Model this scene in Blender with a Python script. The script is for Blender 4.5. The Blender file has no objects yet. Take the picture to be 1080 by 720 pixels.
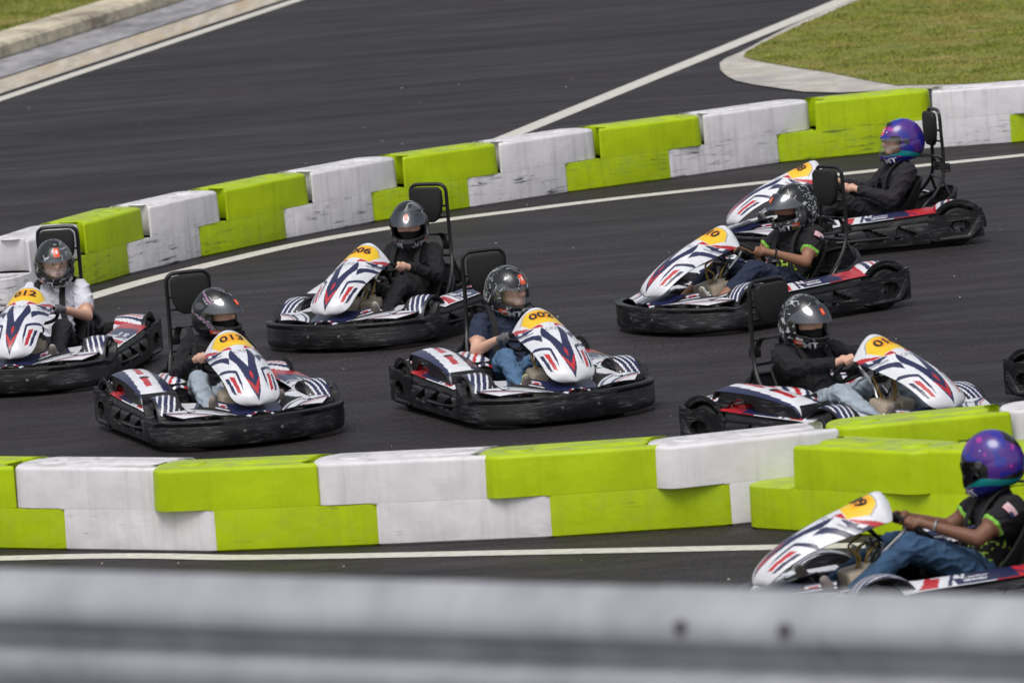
import bpy, bmesh, math, random
from math import radians as R, sin, cos, pi
from mathutils import Vector, Matrix, noise, Euler
random.seed(7)
SC = bpy.context.scene
COL = SC.collection

# ------------------------------------------------------------------ camera numbers (fitted)
PITCH, ROLL, FPX, CAMH = 0.1222, 0.0787, 7798.8, 6.1465
def ground(px, py, z=0.0):
    a, b = px-540, py-360
    x = a*cos(ROLL)-b*sin(ROLL); y = a*sin(ROLL)+b*cos(ROLL)
    u = -y/FPX; x /= FPX
    dy = cos(PITCH)+u*sin(PITCH); dz = -sin(PITCH)+u*cos(PITCH)
    t = (z-CAMH)/dz
    return Vector((x*t, dy*t, z))

# ------------------------------------------------------------------ materials
MATS = {}
def mat(name, rgb, rough=.5, metal=0., spec=.5, noise_amt=0., nscale=20., bump=0., bscale=60., coat=0., alpha=1., trans=0.):
    m = bpy.data.materials.new(name); m.use_nodes = True
    nt = m.node_tree; b = nt.nodes['Principled BSDF']
    b.inputs['Base Color'].default_value = (*rgb, 1)
    b.inputs['Roughness'].default_value = rough
    b.inputs['Metallic'].default_value = metal
    b.inputs['Specular IOR Level'].default_value = spec
    b.inputs['Coat Weight'].default_value = coat
    b.inputs['Transmission Weight'].default_value = trans
    tc = None
    if noise_amt or bump:
        tc = nt.nodes.new('ShaderNodeTexCoord')
    if noise_amt:
        n = nt.nodes.new('ShaderNodeTexNoise'); n.inputs['Scale'].default_value = nscale; n.inputs['Detail'].default_value = 8; n.inputs['Roughness'].default_value = .65
        oi = nt.nodes.new('ShaderNodeObjectInfo'); ov = nt.nodes.new('ShaderNodeVectorMath'); ov.operation = 'MULTIPLY_ADD'
        ov.inputs[1].default_value = (13, 7, 9); nt.links.new(oi.outputs['Random'], ov.inputs[0]); nt.links.new(tc.outputs['Object'], ov.inputs[2])
        nt.links.new(ov.outputs[0], n.inputs['Vector'])
        mr = nt.nodes.new('ShaderNodeMapRange')
        mr.inputs['From Min'].default_value = .3; mr.inputs['From Max'].default_value = .7
        mr.inputs['To Min'].default_value = 1-noise_amt; mr.inputs['To Max'].default_value = 1+noise_amt*.6
        nt.links.new(n.outputs['Fac'], mr.inputs['Value'])
        mx = nt.nodes.new('ShaderNodeVectorMath'); mx.operation = 'SCALE'
        mx.inputs[0].default_value = rgb
        nt.links.new(mr.outputs['Result'], mx.inputs['Scale'])
        nt.links.new(mx.outputs['Vector'], b.inputs['Base Color'])
    if bump:
        n2 = nt.nodes.new('ShaderNodeTexNoise'); n2.inputs['Scale'].default_value = bscale; n2.inputs['Detail'].default_value = 4
        nt.links.new(tc.outputs['Object'], n2.inputs['Vector'])
        bp = nt.nodes.new('ShaderNodeBump'); bp.inputs['Strength'].default_value = bump; bp.inputs['Distance'].default_value = .01
        nt.links.new(n2.outputs['Fac'], bp.inputs['Height'])
        nt.links.new(bp.outputs['Normal'], b.inputs['Normal'])
    MATS[name] = m
    return m

def nodes_of(m):
    nt = m.node_tree
    def N(t, **kw):
        n = nt.nodes.new(t)
        for k, v in kw.items():
            if k in n.inputs: n.inputs[k].default_value = v
            else: setattr(n, k, v)
        return n
    return nt, N, lambda a, b: nt.links.new(a, b)

mat('decal_white', (.74, .75, .80), .38, coat=.25, noise_amt=.16, nscale=14)
mat('decal_navy', (.016, .020, .075), .35, coat=.3, noise_amt=.2, nscale=12)
mat('decal_red', (.50, .022, .030), .35, coat=.3, noise_amt=.15, nscale=12)
mat('decal_yellow', (.85, .55, .020), .4, coat=.2, noise_amt=.08)
mat('decal_orange', (.86, .38, .015), .4, coat=.2)
mat('decal_grey', (.36, .37, .42), .4, coat=.2)
mat('ink', (.02, .014, .02), .5)
mat('rubber', (.012, .011, .012), .75, noise_amt=.4, nscale=30, bump=.2)
mat('tube_black', (.012, .012, .014), .35, spec=.5)
mat('pad_black', (.009, .009, .010), .8, bump=.3, bscale=40)
mat('tank', (.52, .44, .34), .45, noise_amt=.15)
mat('chrome', (.55, .55, .55), .3, metal=1)
mat('rim_metal', (.16, .16, .17), .45, metal=.8)
mat('brass', (.42, .27, .08), .45, metal=.7)
mat('engine_red', (.5, .03, .03), .4)
mat('webbing', (.012, .012, .014), .85)
mat('skin', (.68, .40, .29), .55, noise_amt=.08, bump=.05)
mat('skin_brown', (.30, .145, .088), .55, noise_amt=.1, bump=.05)
mat('skin_dark', (.19, .085, .05), .55, noise_amt=.1, bump=.05)
mat('eye_white', (.55, .52, .5), .3)
mat('eye_dark', (.015, .01, .01), .2)
mat('lips', (.30, .10, .09), .5)
mat('hair_black', (.012, .01, .01), .6)
mat('cloth_black', (.009, .008, .011), .9, noise_amt=.3, nscale=25, bump=.5, bscale=30)
mat('cloth_charcoal', (.018, .016, .022), .9, noise_amt=.3, nscale=25, bump=.5, bscale=30)
mat('cloth_white', (.66, .66, .74), .85, noise_amt=.05, bump=.4, bscale=25)
mat('cloth_navy', (.018, .027, .06), .9, noise_amt=.3, bump=.5, bscale=30)
mat('denim_blue', (.085, .17, .31), .9, noise_amt=.35, nscale=18, bump=.5, bscale=35)
mat('denim_dark', (.035, .085, .17), .9, noise_amt=.4, nscale=18, bump=.5, bscale=35)
mat('denim_pale', (.34, .40, .47), .9, noise_amt=.25, nscale=16, bump=.5, bscale=35)
mat('sleeve_green', (.22, .55, .06), .8)
mat('glove_grey', (.13, .125, .14), .8, bump=.3)
mat('lime_cloth', (.35, .55, .05), .8)
mat('shoe_white', (.6, .6, .55), .6, noise_amt=.1)
mat('shoe_tan', (.36, .26, .18), .7, noise_amt=.2)
mat('shoe_grey', (.20, .17, .16), .7, noise_amt=.3)
mat('shoe_lime', (.55, .6, .1), .7)
mat('strap_black', (.02, .02, .02), .6)
mat('watch_steel', (.5, .5, .52), .3, metal=.8)
mat('helm_black', (.010, .011, .014), .30, coat=.3)
mat('helm_grey', (.075, .078, .088), .32, coat=.3)
mat('helm_silver', (.50, .52, .56), .28, coat=.5)
mat('helm_orange', (.85, .10, .03), .35, coat=.4)
mat('helm_purple', (.075, .02, .24), .25, coat=.6)
mat('helm_blue', (.02, .02, .30), .25, coat=.6)
mat('helm_teal', (.01, .34, .36), .25, coat=.6)
mat('helm_magenta', (.35, .03, .30), .25, coat=.6)
mat('helm_pink', (.34, .18, .33), .25, coat=.6)
mat('helm_gold', (.5, .4, .1), .4)
mat('post_steel', (.40, .41, .43), .45, metal=.6, noise_amt=.1)
mat('bolt', (.10, .075, .10), .5, metal=.3)

# tinted visor (real glass tint: mix of transparent and glossy)
def visor_mat(name, tint, gloss):
    m = bpy.data.materials.new(name); m.use_nodes = True
    nt, N, L = nodes_of(m); nt.nodes.clear()
    o = N('ShaderNodeOutputMaterial'); t = N('ShaderNodeBsdfTransparent'); t.inputs[0].default_value = (*tint, 1)
    g = N('ShaderNodeBsdfGlossy'); g.inputs['Color'].default_value = (.85, .87, .92, 1); g.inputs['Roughness'].default_value = .08
    mx = N('ShaderNodeMixShader'); mx.inputs[0].default_value = gloss
    L(t.outputs[0], mx.inputs[1]); L(g.outputs[0], mx.inputs[2]); L(mx.outputs[0], o.inputs[0])
    MATS[name] = m
visor_mat('visor_clear', (.96, .97, .98), .08)
visor_mat('visor_smoke', (.42, .43, .46), .17)
visor_mat('visor_dark', (.05, .05, .07), .10)

# scuffed black kart plastic
def scuffed():
    m = bpy.data.materials.new('scuffed_plastic'); m.use_nodes = True
    nt, N, L = nodes_of(m); b = nt.nodes['Principled BSDF']
    tc = N('ShaderNodeTexCoord'); oi = N('ShaderNodeObjectInfo')
    off = N('ShaderNodeVectorMath', operation='ADD'); mul = N('ShaderNodeVectorMath', operation='SCALE')
    mul.inputs[0].default_value = (17, 9, 13); L(oi.outputs['Random'], mul.inputs['Scale'])
    L(tc.outputs['Object'], off.inputs[0]); L(mul.outputs[0], off.inputs[1])
    mp = N('ShaderNodeMapping'); mp.inputs['Scale'].default_value = (2.2, 2.2, 26); mp.inputs['Rotation'].default_value = (.12, .1, 0)
    L(off.outputs[0], mp.inputs['Vector'])
    n = N('ShaderNodeTexNoise', Scale=4.0, Detail=9.0, Roughness=.72); L(mp.outputs[0], n.inputs['Vector'])
    n2 = N('ShaderNodeTexNoise', Scale=7.0, Detail=5.0); L(off.outputs[0], n2.inputs['Vector'])
    r1 = N('ShaderNodeMapRange'); r1.inputs['From Min'].default_value = .52; r1.inputs['From Max'].default_value = .64
    L(n.outputs['Fac'], r1.inputs['Value'])
    r2 = N('ShaderNodeMapRange'); r2.inputs['From Min'].default_value = .40; r2.inputs['From Max'].default_value = .58
    L(n2.outputs['Fac'], r2.inputs['Value'])
    mm = N('ShaderNodeMath', operation='MULTIPLY'); L(r1.outputs[0], mm.inputs[0]); L(r2.outputs[0], mm.inputs[1])
    mix = N('ShaderNodeMix', data_type='RGBA'); mix.inputs['A'].default_value = (.0075, .007, .009, 1); mix.inputs['B'].default_value = (.12, .118, .125, 1)
    L(mm.outputs[0], mix.inputs['Factor']); L(mix.outputs['Result'], b.inputs['Base Color'])
    rr = N('ShaderNodeMapRange'); rr.inputs['To Min'].default_value = .30; rr.inputs['To Max'].default_value = .6
    L(n2.outputs['Fac'], rr.inputs['Value']); L(rr.outputs[0], b.inputs['Roughness'])
    bp = N('ShaderNodeBump', Strength=.12, Distance=.006); L(n.outputs['Fac'], bp.inputs['Height']); L(bp.outputs[0], b.inputs['Normal'])
    MATS['scuffed'] = m
scuffed()

# barrier plastic: lower half scuffed, soft vertical dirt streaks, optional heavy wear
def barrier_mat(name, base, wear, streak):
    m = bpy.data.materials.new(name); m.use_nodes = True
    nt, N, L = nodes_of(m); b = nt.nodes['Principled BSDF']
    tc = N('ShaderNodeTexCoord'); oi = N('ShaderNodeObjectInfo')
    sep = N('ShaderNodeSeparateXYZ'); L(tc.outputs['Object'], sep.inputs[0])
    off = N('ShaderNodeVectorMath', operation='ADD'); mul = N('ShaderNodeVectorMath', operation='SCALE')
    mul.inputs[0].default_value = (31, 17, 0.); L(oi.outputs['Random'], mul.inputs['Scale'])
    L(tc.outputs['Object'], off.inputs[0]); L(mul.outputs[0], off.inputs[1])
    # broad tone variation
    n0 = N('ShaderNodeTexNoise', Scale=4.0, Detail=5.0); L(off.outputs[0], n0.inputs['Vector'])
    t0 = N('ShaderNodeMapRange'); t0.inputs['From Min'].default_value = .3; t0.inputs['From Max'].default_value = .7; t0.inputs['To Min'].default_value = .88; t0.inputs['To Max'].default_value = 1.04
    L(n0.outputs['Fac'], t0.inputs['Value'])
    # vertical streaks
    mp = N('ShaderNodeMapping'); mp.inputs['Scale'].default_value = (14, 14, .7); L(off.outputs[0], mp.inputs['Vector'])
    n1 = N('ShaderNodeTexNoise', Scale=1.6, Detail=5.0); L(mp.outputs[0], n1.inputs['Vector'])
    t1 = N('ShaderNodeMapRange'); t1.inputs['From Min'].default_value = .5; t1.inputs['From Max'].default_value = .75; t1.inputs['To Min'].default_value = 1.; t1.inputs['To Max'].default_value = 1-streak
    L(n1.outputs['Fac'], t1.inputs['Value'])
    sc = N('ShaderNodeMath', operation='MULTIPLY'); L(t0.outputs[0], sc.inputs[0]); L(t1.outputs[0], sc.inputs[1])
    c = N('ShaderNodeVectorMath', operation='SCALE'); c.inputs[0].default_value = base; L(sc.outputs[0], c.inputs['Scale'])
    # tyre and bumper scuffs: horizontal smears, only on the lower half, broken up
    mp2 = N('ShaderNodeMapping'); mp2.inputs['Scale'].default_value = (1.7, 1.7, 17); L(off.outputs[0], mp2.inputs['Vector'])
    n2 = N('ShaderNodeTexNoise', Scale=2.3, Detail=12.0, Roughness=.72, Distortion=.6); L(mp2.outputs[0], n2.inputs['Vector'])
    t2 = N('ShaderNodeMapRange'); t2.inputs['From Min'].default_value = .66-.12*wear; t2.inputs['From Max'].default_value = .70-.07*wear; L(n2.outputs['Fac'], t2.inputs['Value'])
    zr = N('ShaderNodeMapRange'); zr.inputs['From Min'].default_value = .30; zr.inputs['From Max'].default_value = .22; L(sep.outputs['Z'], zr.inputs['Value'])
    n3 = N('ShaderNodeTexNoise', Scale=3.5, Detail=3.0); L(off.outputs[0], n3.inputs['Vector'])
    t3 = N('ShaderNodeMapRange'); t3.inputs['From Min'].default_value = .50-.10*wear; t3.inputs['From Max'].default_value = .60-.06*wear; L(n3.outputs['Fac'], t3.inputs['Value'])
    a = N('ShaderNodeMath', operation='MULTIPLY'); L(t2.outputs[0], a.inputs[0]); L(zr.outputs[0], a.inputs[1])
    a2 = N('ShaderNodeMath', operation='MULTIPLY'); L(a.outputs[0], a2.inputs[0]); L(t3.outputs[0], a2.inputs[1])
    a3 = N('ShaderNodeMath', operation='MULTIPLY'); L(a2.outputs[0], a3.inputs[0]); a3.inputs[1].default_value = wear
    # greyish rubbed film low down
    n4 = N('ShaderNodeTexNoise', Scale=9.0, Detail=8.0, Roughness=.7); L(off.outputs[0], n4.inputs['Vector'])
    t4 = N('ShaderNodeMapRange'); t4.inputs['From Min'].default_value = .45; t4.inputs['From Max'].default_value = .8; t4.inputs['To Max'].default_value = .26*min(1, wear+.25); L(n4.outputs['Fac'], t4.inputs['Value'])
    a4 = N('ShaderNodeMath', operation='MULTIPLY'); L(t4.outputs[0], a4.inputs[0]); L(zr.outputs[0], a4.inputs[1])
    mixA = N('ShaderNodeMix', data_type='RGBA'); L(a4.outputs[0], mixA.inputs['Factor']); L(c.outputs[0], mixA.inputs['A']); mixA.inputs['B'].default_value = (.20, .19, .17, 1)
    mixB = N('ShaderNodeMix', data_type='RGBA'); L(a3.outputs[0], mixB.inputs['Factor']); L(mixA.outputs['Result'], mixB.inputs['A']); mixB.inputs['B'].default_value = (.035, .033, .035, 1)
    # dust lying on the top face
    geo = N('ShaderNodeNewGeometry'); sg = N('ShaderNodeSeparateXYZ'); L(geo.outputs['Normal'], sg.inputs[0])
    tz = N('ShaderNodeMapRange'); tz.inputs['From Min'].default_value = .9; tz.inputs['From Max'].default_value = 1.; L(sg.outputs['Z'], tz.inputs['Value'])
    n5 = N('ShaderNodeTexNoise', Scale=6.0, Detail=6.0, Distortion=1.0); L(off.outputs[0], n5.inputs['Vector'])
    t5 = N('ShaderNodeMapRange'); t5.inputs['From Min'].default_value = .45; t5.inputs['From Max'].default_value = .7; t5.inputs['To Max'].default_value = .55; L(n5.outputs['Fac'], t5.inputs['Value'])
    a5 = N('ShaderNodeMath', operation='MULTIPLY'); L(tz.outputs[0], a5.inputs[0]); L(t5.outputs[0], a5.inputs[1])
    mixC = N('ShaderNodeMix', data_type='RGBA'); L(a5.outputs[0], mixC.inputs['Factor']); L(mixB.outputs['Result'], mixC.inputs['A']); mixC.inputs['B'].default_value = (.22, .22, .17, 1)
    L(mixC.outputs['Result'], b.inputs['Base Color'])
    b.inputs['Roughness'].default_value = .45; b.inputs['Specular IOR Level'].default_value = .25
    bn = N('ShaderNodeTexNoise', Scale=5.0, Detail=3.0); L(off.outputs[0], bn.inputs['Vector'])
    bp = N('ShaderNodeBump', Strength=.35, Distance=.03); L(bn.outputs['Fac'], bp.inputs['Height']); L(bp.outputs[0], b.inputs['Normal'])
    MATS[name] = m
LIME = (.43, .58, .004); WHT = (.76, .74, .77)
barrier_mat('bar_lime', LIME, .45, .10)
barrier_mat('bar_white', WHT, .55, .14)
barrier_mat('bar_lime_worn', LIME, .85, .15)
barrier_mat('bar_white_worn', WHT, 1., .24)

def asphalt():
    m = bpy.data.materials.new('asphalt'); m.use_nodes = True
    nt, N, L = nodes_of(m); b = nt.nodes['Principled BSDF']
    tc = N('ShaderNodeTexCoord')
    def nz(scale, det, rough, mscale, rot, f0, f1, t0, t1, dist=0.):
        mp = N('ShaderNodeMapping'); mp.inputs['Scale'].default_value = mscale; mp.inputs['Rotation'].default_value = (0, 0, rot)
        L(tc.outputs['Object'], mp.inputs['Vector'])
        n = N('ShaderNodeTexNoise', Scale=scale, Detail=det, Roughness=rough, Distortion=dist); L(mp.outputs[0], n.inputs['Vector'])
        r = N('ShaderNodeMapRange'); r.inputs['From Min'].default_value = f0; r.inputs['From Max'].default_value = f1
        r.inputs['To Min'].default_value = t0; r.inputs['To Max'].default_value = t1; L(n.outputs['Fac'], r.inputs['Value'])
        return r.outputs[0], n
    grain, gn = nz(48, 4, .85, (1, .26, 1), 0, .32, .68, .30, 1.85)
    streak, _ = nz(1.0, 9, .72, (.26, 1.0, 1), R(-14), .36, .66, .76, 1.42, 1.2)
    fine, _ = nz(1.0, 8, .75, (1.5, 4.2, 1), R(-12), .38, .68, .80, 1.26, 1.4)
    arcs, _ = nz(.8, 6, .7, (.35, 3.0, 1), R(32), .52, .72, 1.0, 1.30, 1.2)
    rub, _ = nz(.5, 5, .6, (.16, .8, 1), R(-22), .50, .66, 1.0, .78, 1.0)
    big, _ = nz(.12, 3, .5, (1, 1, 1), 0, .3, .7, .9, 1.1)
    p = grain
    for q in (streak, fine, big, arcs, rub):
        mm = N('ShaderNodeMath', operation='MULTIPLY'); L(p, mm.inputs[0]); L(q, mm.inputs[1]); p = mm.outputs[0]
    c = N('ShaderNodeVectorMath', operation='SCALE'); c.inputs[0].default_value = (.0245, .0208, .0238); L(p, c.inputs['Scale'])
    L(c.outputs[0], b.inputs['Base Color'])
    rg, _ = nz(1.0, 6, .65, (.4, 2.2, 1), R(-16), .3, .7, .50, .86, .8)
    L(rg, b.inputs['Roughness']); b.inputs['Specular IOR Level'].default_value = .26
    bp = N('ShaderNodeBump', Strength=.6, Distance=.006); L(gn.outputs['Fac'], bp.inputs['Height']); L(bp.outputs[0], b.inputs['Normal'])
    MATS['asphalt'] = m
asphalt()

def ground_mat(name, c1, c2, scale, stretch=(1, 1, 1), rot=0, bump=.5, rough=.9, c3=None):
    m = bpy.data.materials.new(name); m.use_nodes = True
    nt, N, L = nodes_of(m); b = nt.nodes['Principled BSDF']
    tc = N('ShaderNodeTexCoord'); mp = N('ShaderNodeMapping'); mp.inputs['Scale'].default_value = stretch; mp.inputs['Rotation'].default_value = (0, 0, rot)
    L(tc.outputs['Object'], mp.inputs['Vector'])
    n = N('ShaderNodeTexNoise', Scale=scale, Detail=10.0, Roughness=.68); L(mp.outputs[0], n.inputs['Vector'])
    cr = N('ShaderNodeValToRGB'); cr.color_ramp.elements[0].position = .36; cr.color_ramp.elements[1].position = .66
    cr.color_ramp.elements[0].color = (*c1, 1); cr.color_ramp.elements[1].color = (*c2, 1)
    L(n.outputs['Fac'], cr.inputs[0]); out = cr.outputs[0]
    if c3:
        n2 = N('ShaderNodeTexNoise', Scale=scale*.35, Detail=7.0, Roughness=.7); L(mp.outputs[0], n2.inputs['Vector'])
        r2 = N('ShaderNodeMapRange'); r2.inputs['From Min'].default_value = .5; r2.inputs['From Max'].default_value = .68; L(n2.outputs['Fac'], r2.inputs['Value'])
        mx = N('ShaderNodeMix', data_type='RGBA'); L(r2.outputs[0], mx.inputs['Factor']); L(out, mx.inputs['A']); mx.inputs['B'].default_value = (*c3, 1); out = mx.outputs['Result']
    L(out, b.inputs['Base Color']); b.inputs['Roughness'].default_value = rough; b.inputs['Specular IOR Level'].default_value = .25
    n3 = N('ShaderNodeTexNoise', Scale=scale*3, Detail=5.0); L(mp.outputs[0], n3.inputs['Vector'])
    bp = N('ShaderNodeBump', Strength=bump, Distance=.02); L(n3.outputs['Fac'], bp.inputs['Height']); L(bp.outputs[0], b.inputs['Normal'])
    MATS[name] = m
ground_mat('lawn', (.12, .14, .026), (.25, .25, .055), 4., (1, 1, 1), c3=(.31, .23, .10))
ground_mat('concrete_grey', (.20, .20, .215), (.42, .41, .42), 3., (1, .35, 1), R(15), c3=(.15, .145, .145))
ground_mat('concrete_pale', (.38, .35, .31), (.60, .57, .52), 3., (1, 1, 1), 0, c3=(.33, .32, .32))
ground_mat('concrete_tan', (.38, .335, .27), (.57, .52, .45), 2.4, (2.5, .4, 1), R(40), c3=(.46, .34, .21))
ground_mat('kerb_stone', (.46, .41, .30), (.74, .67, .53), 3., (1, 1, 2), c3=(.22, .19, .15))
ground_mat('line_paint', (.52, .50, .45), (.70, .68, .62), 14., bump=.2, rough=.6)
ground_mat('seam_black', (.012, .012, .013), (.03, .028, .03), 8.)

def galv():
    m = bpy.data.materials.new('galvanised'); m.use_nodes = True
    nt, N, L = nodes_of(m); b = nt.nodes['Principled BSDF']
    tc = N('ShaderNodeTexCoord'); mp = N('ShaderNodeMapping'); mp.inputs['Scale'].default_value = (1, 1, .5); L(tc.outputs['Object'], mp.inputs['Vector'])
    n = N('ShaderNodeTexNoise', Scale=5.0, Detail=7.0); L(mp.outputs[0], n.inputs['Vector'])
    cr = N('ShaderNodeValToRGB'); cr.color_ramp.elements[0].position = .3; cr.color_ramp.elements[1].position = .7
    cr.color_ramp.elements[0].color = (.27, .285, .31, 1); cr.color_ramp.elements[1].color = (.43, .445, .48, 1)
    L(n.outputs['Fac'], cr.inputs[0]); L(cr.outputs[0], b.inputs['Base Color'])
    b.inputs['Metallic'].default_value = .25; b.inputs['Roughness'].default_value = .5
    MATS['galvanised'] = m
galv()

# ------------------------------------------------------------------ mesh helpers
class MB:
    """collects vertices and faces with material indices; one build() = one object"""
    def __init__(s): s.v = []; s.f = []; s.m = []; s.mats = []
    def mi(s, name):
        if name not in s.mats: s.mats.append(name)
        return s.mats.index(name)
    def add(s, vs, fs, m):
        o = len(s.v); s.v += [tuple(v) for v in vs]
        k = s.mi(m) if isinstance(m, str) else None
        for i, f in enumerate(fs):
            s.f.append(tuple(a+o for a in f)); s.m.append(k if k is not None else s.mi(m[i]))
    def build(s, name, parent=None, smooth=True, bevel=0, angle=40):
        me = bpy.data.meshes.new(name); me.from_pydata(s.v, [], s.f)
        for n in s.mats: me.materials.append(MATS[n])
        me.polygons.foreach_set('material_index', s.m)
        if smooth: me.polygons.foreach_set('use_smooth', [True]*len(s.f))
        me.validate(); me.update()
        bm = bmesh.new(); bm.from_mesh(me)
        bmesh.ops.recalc_face_normals(bm, faces=bm.faces)
        if bevel:
            es = [e for e in bm.edges if len(e.link_faces) == 2 and e.calc_face_angle(0) > R(35)]
            bmesh.ops.bevel(bm, geom=es, offset=bevel, segments=2, profile=.5, affect='EDGES', clamp_overlap=True)
        for e in bm.edges:
            if len(e.link_faces) == 2 and e.calc_face_angle(0) > R(angle): e.smooth = False
        if bevel:
            for f in bm.faces: f.smooth = True
        bm.to_mesh(me); bm.free()
        o = bpy.data.objects.new(name, me); COL.objects.link(o)
        if parent: o.parent = parent
        return o

def grid(mb, fn, nu, nv, mfn, thick=0, back='scuffed', up=True):
    """grid surface fn(u,v), u,v in 0..1; optional thickness along minus normal"""
    P = [[Vector(fn(i/nu, j/nv)) for j in range(nv+1)] for i in range(nu+1)]
    vs = [p for row in P for p in row]; W = nv+1
    fs = []; ms = []
    for i in range(nu):
        for j in range(nv):
            fs.append((i*W+j, (i+1)*W+j, (i+1)*W+j+1, i*W+j+1))
            ms.append(mfn((i+.5)/nu, (j+.5)/nv) if callable(mfn) else mfn)
    if thick:
        n0 = len(vs)
        tot = Vector((0, 0, 0))
        for i in range(0, nu, 2):
            for j in range(0, nv, 2):
                tot += (P[i+1][j]-P[i][j]).cross(P[i][j+1]-P[i][j])
        if up and tot.z < 0: thick = -thick
        for i in range(nu+1):
            for j in range(nv+1):
                a = P[min(i+1, nu)][j]-P[max(i-1, 0)][j]; b = P[i][min(j+1, nv)]-P[i][max(j-1, 0)]
                n = a.cross(b); n = n.normalized() if n.length > 1e-9 else Vector((0, 0, 1))
                vs.append(P[i][j]-n*thick)
        cs = 3 if (nu > 60) else 1
        for i in range(nu):
            for j in range(nv):
                fs.append(tuple(n0+q for q in (i*W+j, i*W+j+1, (i+1)*W+j+1, (i+1)*W+j))); ms.append(back)
        def rim(a, b): fs.append((a, b, b+n0, a+n0)); ms.append(back)
        for i in range(nu): rim(i*W, (i+1)*W); rim((i+1)*W+nv, i*W+nv)
        for j in range(nv): rim(j+1, j); rim(nu*W+j, nu*W+j+1)
    mb.add(vs, fs, ms)

def box(mb, c, s, m, rot=None):
    hx, hy, hz = s[0]/2, s[1]/2, s[2]/2
    vs = [Vector((x, y, z)) for x in (-hx, hx) for y in (-hy, hy) for z in (-hz, hz)]
    if rot: E_ = Euler(rot).to_matrix(); vs = [E_ @ v for v in vs]
    vs = [v+Vector(c) for v in vs]
    mb.add(vs, [(0, 1, 3, 2), (4, 6, 7, 5), (0, 4, 5, 1), (2, 3, 7, 6), (0, 2, 6, 4), (1, 5, 7, 3)], m)

def prism(mb, poly, fn, a, b, m):
    """poly 2D points extruded between a and b; fn(p,q,t)->3D"""
    n = len(poly)
    vs = [fn(p[0], p[1], a) for p in poly]+[fn(p[0], p[1], b) for p in poly]
    fs = [tuple(range(n))[::-1], tuple(range(n, 2*n))]+[(i, (i+1) % n, n+(i+1) % n, n+i) for i in range(n)]
    mb.add(vs, fs, m)

def smooth_path(pts, k=6):
    pts = [Vector(p) for p in pts]
    if len(pts) < 3: return pts
    out = []
    for i in range(len(pts)-1):
        p0 = pts[i-1] if i else pts[0]*2-pts[1]; p1 = pts[i]; p2 = pts[i+1]; p3 = pts[i+2] if i+2 < len(pts) else pts[-1]*2-pts[-2]
        for j in range(k):
            t = j/k
            out.append(.5*((2*p1)+(-p0+p2)*t+(2*p0-5*p1+4*p2-p3)*t*t+(-p0+3*p1-3*p2+p3)*t**3))
    out.append(pts[-1]); return out

def tube(mb, pts, r, m, seg=8, k=5, flat=None, closed=False):
    P = smooth_path(pts, k) if k > 1 else [Vector(p) for p in pts]
    n = len(P); vs = []; fs = []
    ref = Vector((0, 0, 1))
    for i, p in enumerate(P):
        d = (P[min(i+1, n-1)]-P[max(i-1, 0)]).normalized()
        if abs(d.dot(ref)) > .95: ref = Vector((0, 1, 0))
        a = d.cross(ref).normalized(); b = a.cross(d).normalized(); ref = b
        rr = r[i*len(r)//n] if isinstance(r, (list, tuple)) else r
        for s_ in range(seg):
            t = 2*pi*s_/seg
            ra, rb = (rr, rr) if not flat else flat
            vs.append(p+a*cos(t)*ra+b*sin(t)*rb)
    for i in range(n-1):
        for s_ in range(seg):
            fs.append((i*seg+s_, i*seg+(s_+1) % seg, (i+1)*seg+(s_+1) % seg, (i+1)*seg+s_))
    fs.append(tuple(range(seg))[::-1]); fs.append(tuple((n-1)*seg+i for i in range(seg)))
    mb.add(vs, fs, m)

def ribbon(mb, pts, w, wdir, m, th=.004, k=5):
    P = smooth_path(pts, k); W_ = Vector(wdir).normalized()*w/2
    vs = []; fs = []; n = len(P)
    for i, p in enumerate(P):
        d = (P[min(i+1, n-1)]-P[max(i-1, 0)]).normalized(); nn = d.cross(W_).normalized()*th
        vs += [p-W_, p+W_, p+W_+nn, p-W_+nn]
    for i in range(n-1):
        for s_ in range(4): fs.append((i*4+s_, i*4+(s_+1) % 4, (i+1)*4+(s_+1) % 4, (i+1)*4+s_))
    fs += [(0, 1, 2, 3), tuple((n-1)*4+i for i in (3, 2, 1, 0))]
    mb.add(vs, fs, m)

def lathe(mb, prof, c, axis, m, seg=24):
    """prof (radius, along) closed loop or open; axis 'y' """
    n = len(prof); vs = []; fs = []; ms = []
    for i in range(seg):
        t = 2*pi*i/seg
        for r_, a in prof:
            if axis == 'y': vs.append((c[0]+r_*cos(t), c[1]+a, c[2]+r_*sin(t)))
            elif axis == 'z': vs.append((c[0]+r_*cos(t), c[1]+r_*sin(t), c[2]+a))
            else: vs.append((c[0]+a, c[1]+r_*cos(t), c[2]+r_*sin(t)))
    for i in range(seg):
        for j in range(n-1):
            fs.append((i*n+j, ((i+1) % seg)*n+j, ((i+1) % seg)*n+j+1, i*n+j+1))
    mb.add(vs, fs, m)

def inpoly(x, y, poly):
    c = False; n = len(poly); j = n-1
    for i in range(n):
        xi, yi = poly[i]; xj, yj = poly[j]
        if (yi > y) != (yj > y) and x < (xj-xi)*(y-yi)/(yj-yi)+xi: c = not c
        j = i
    return c

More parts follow.
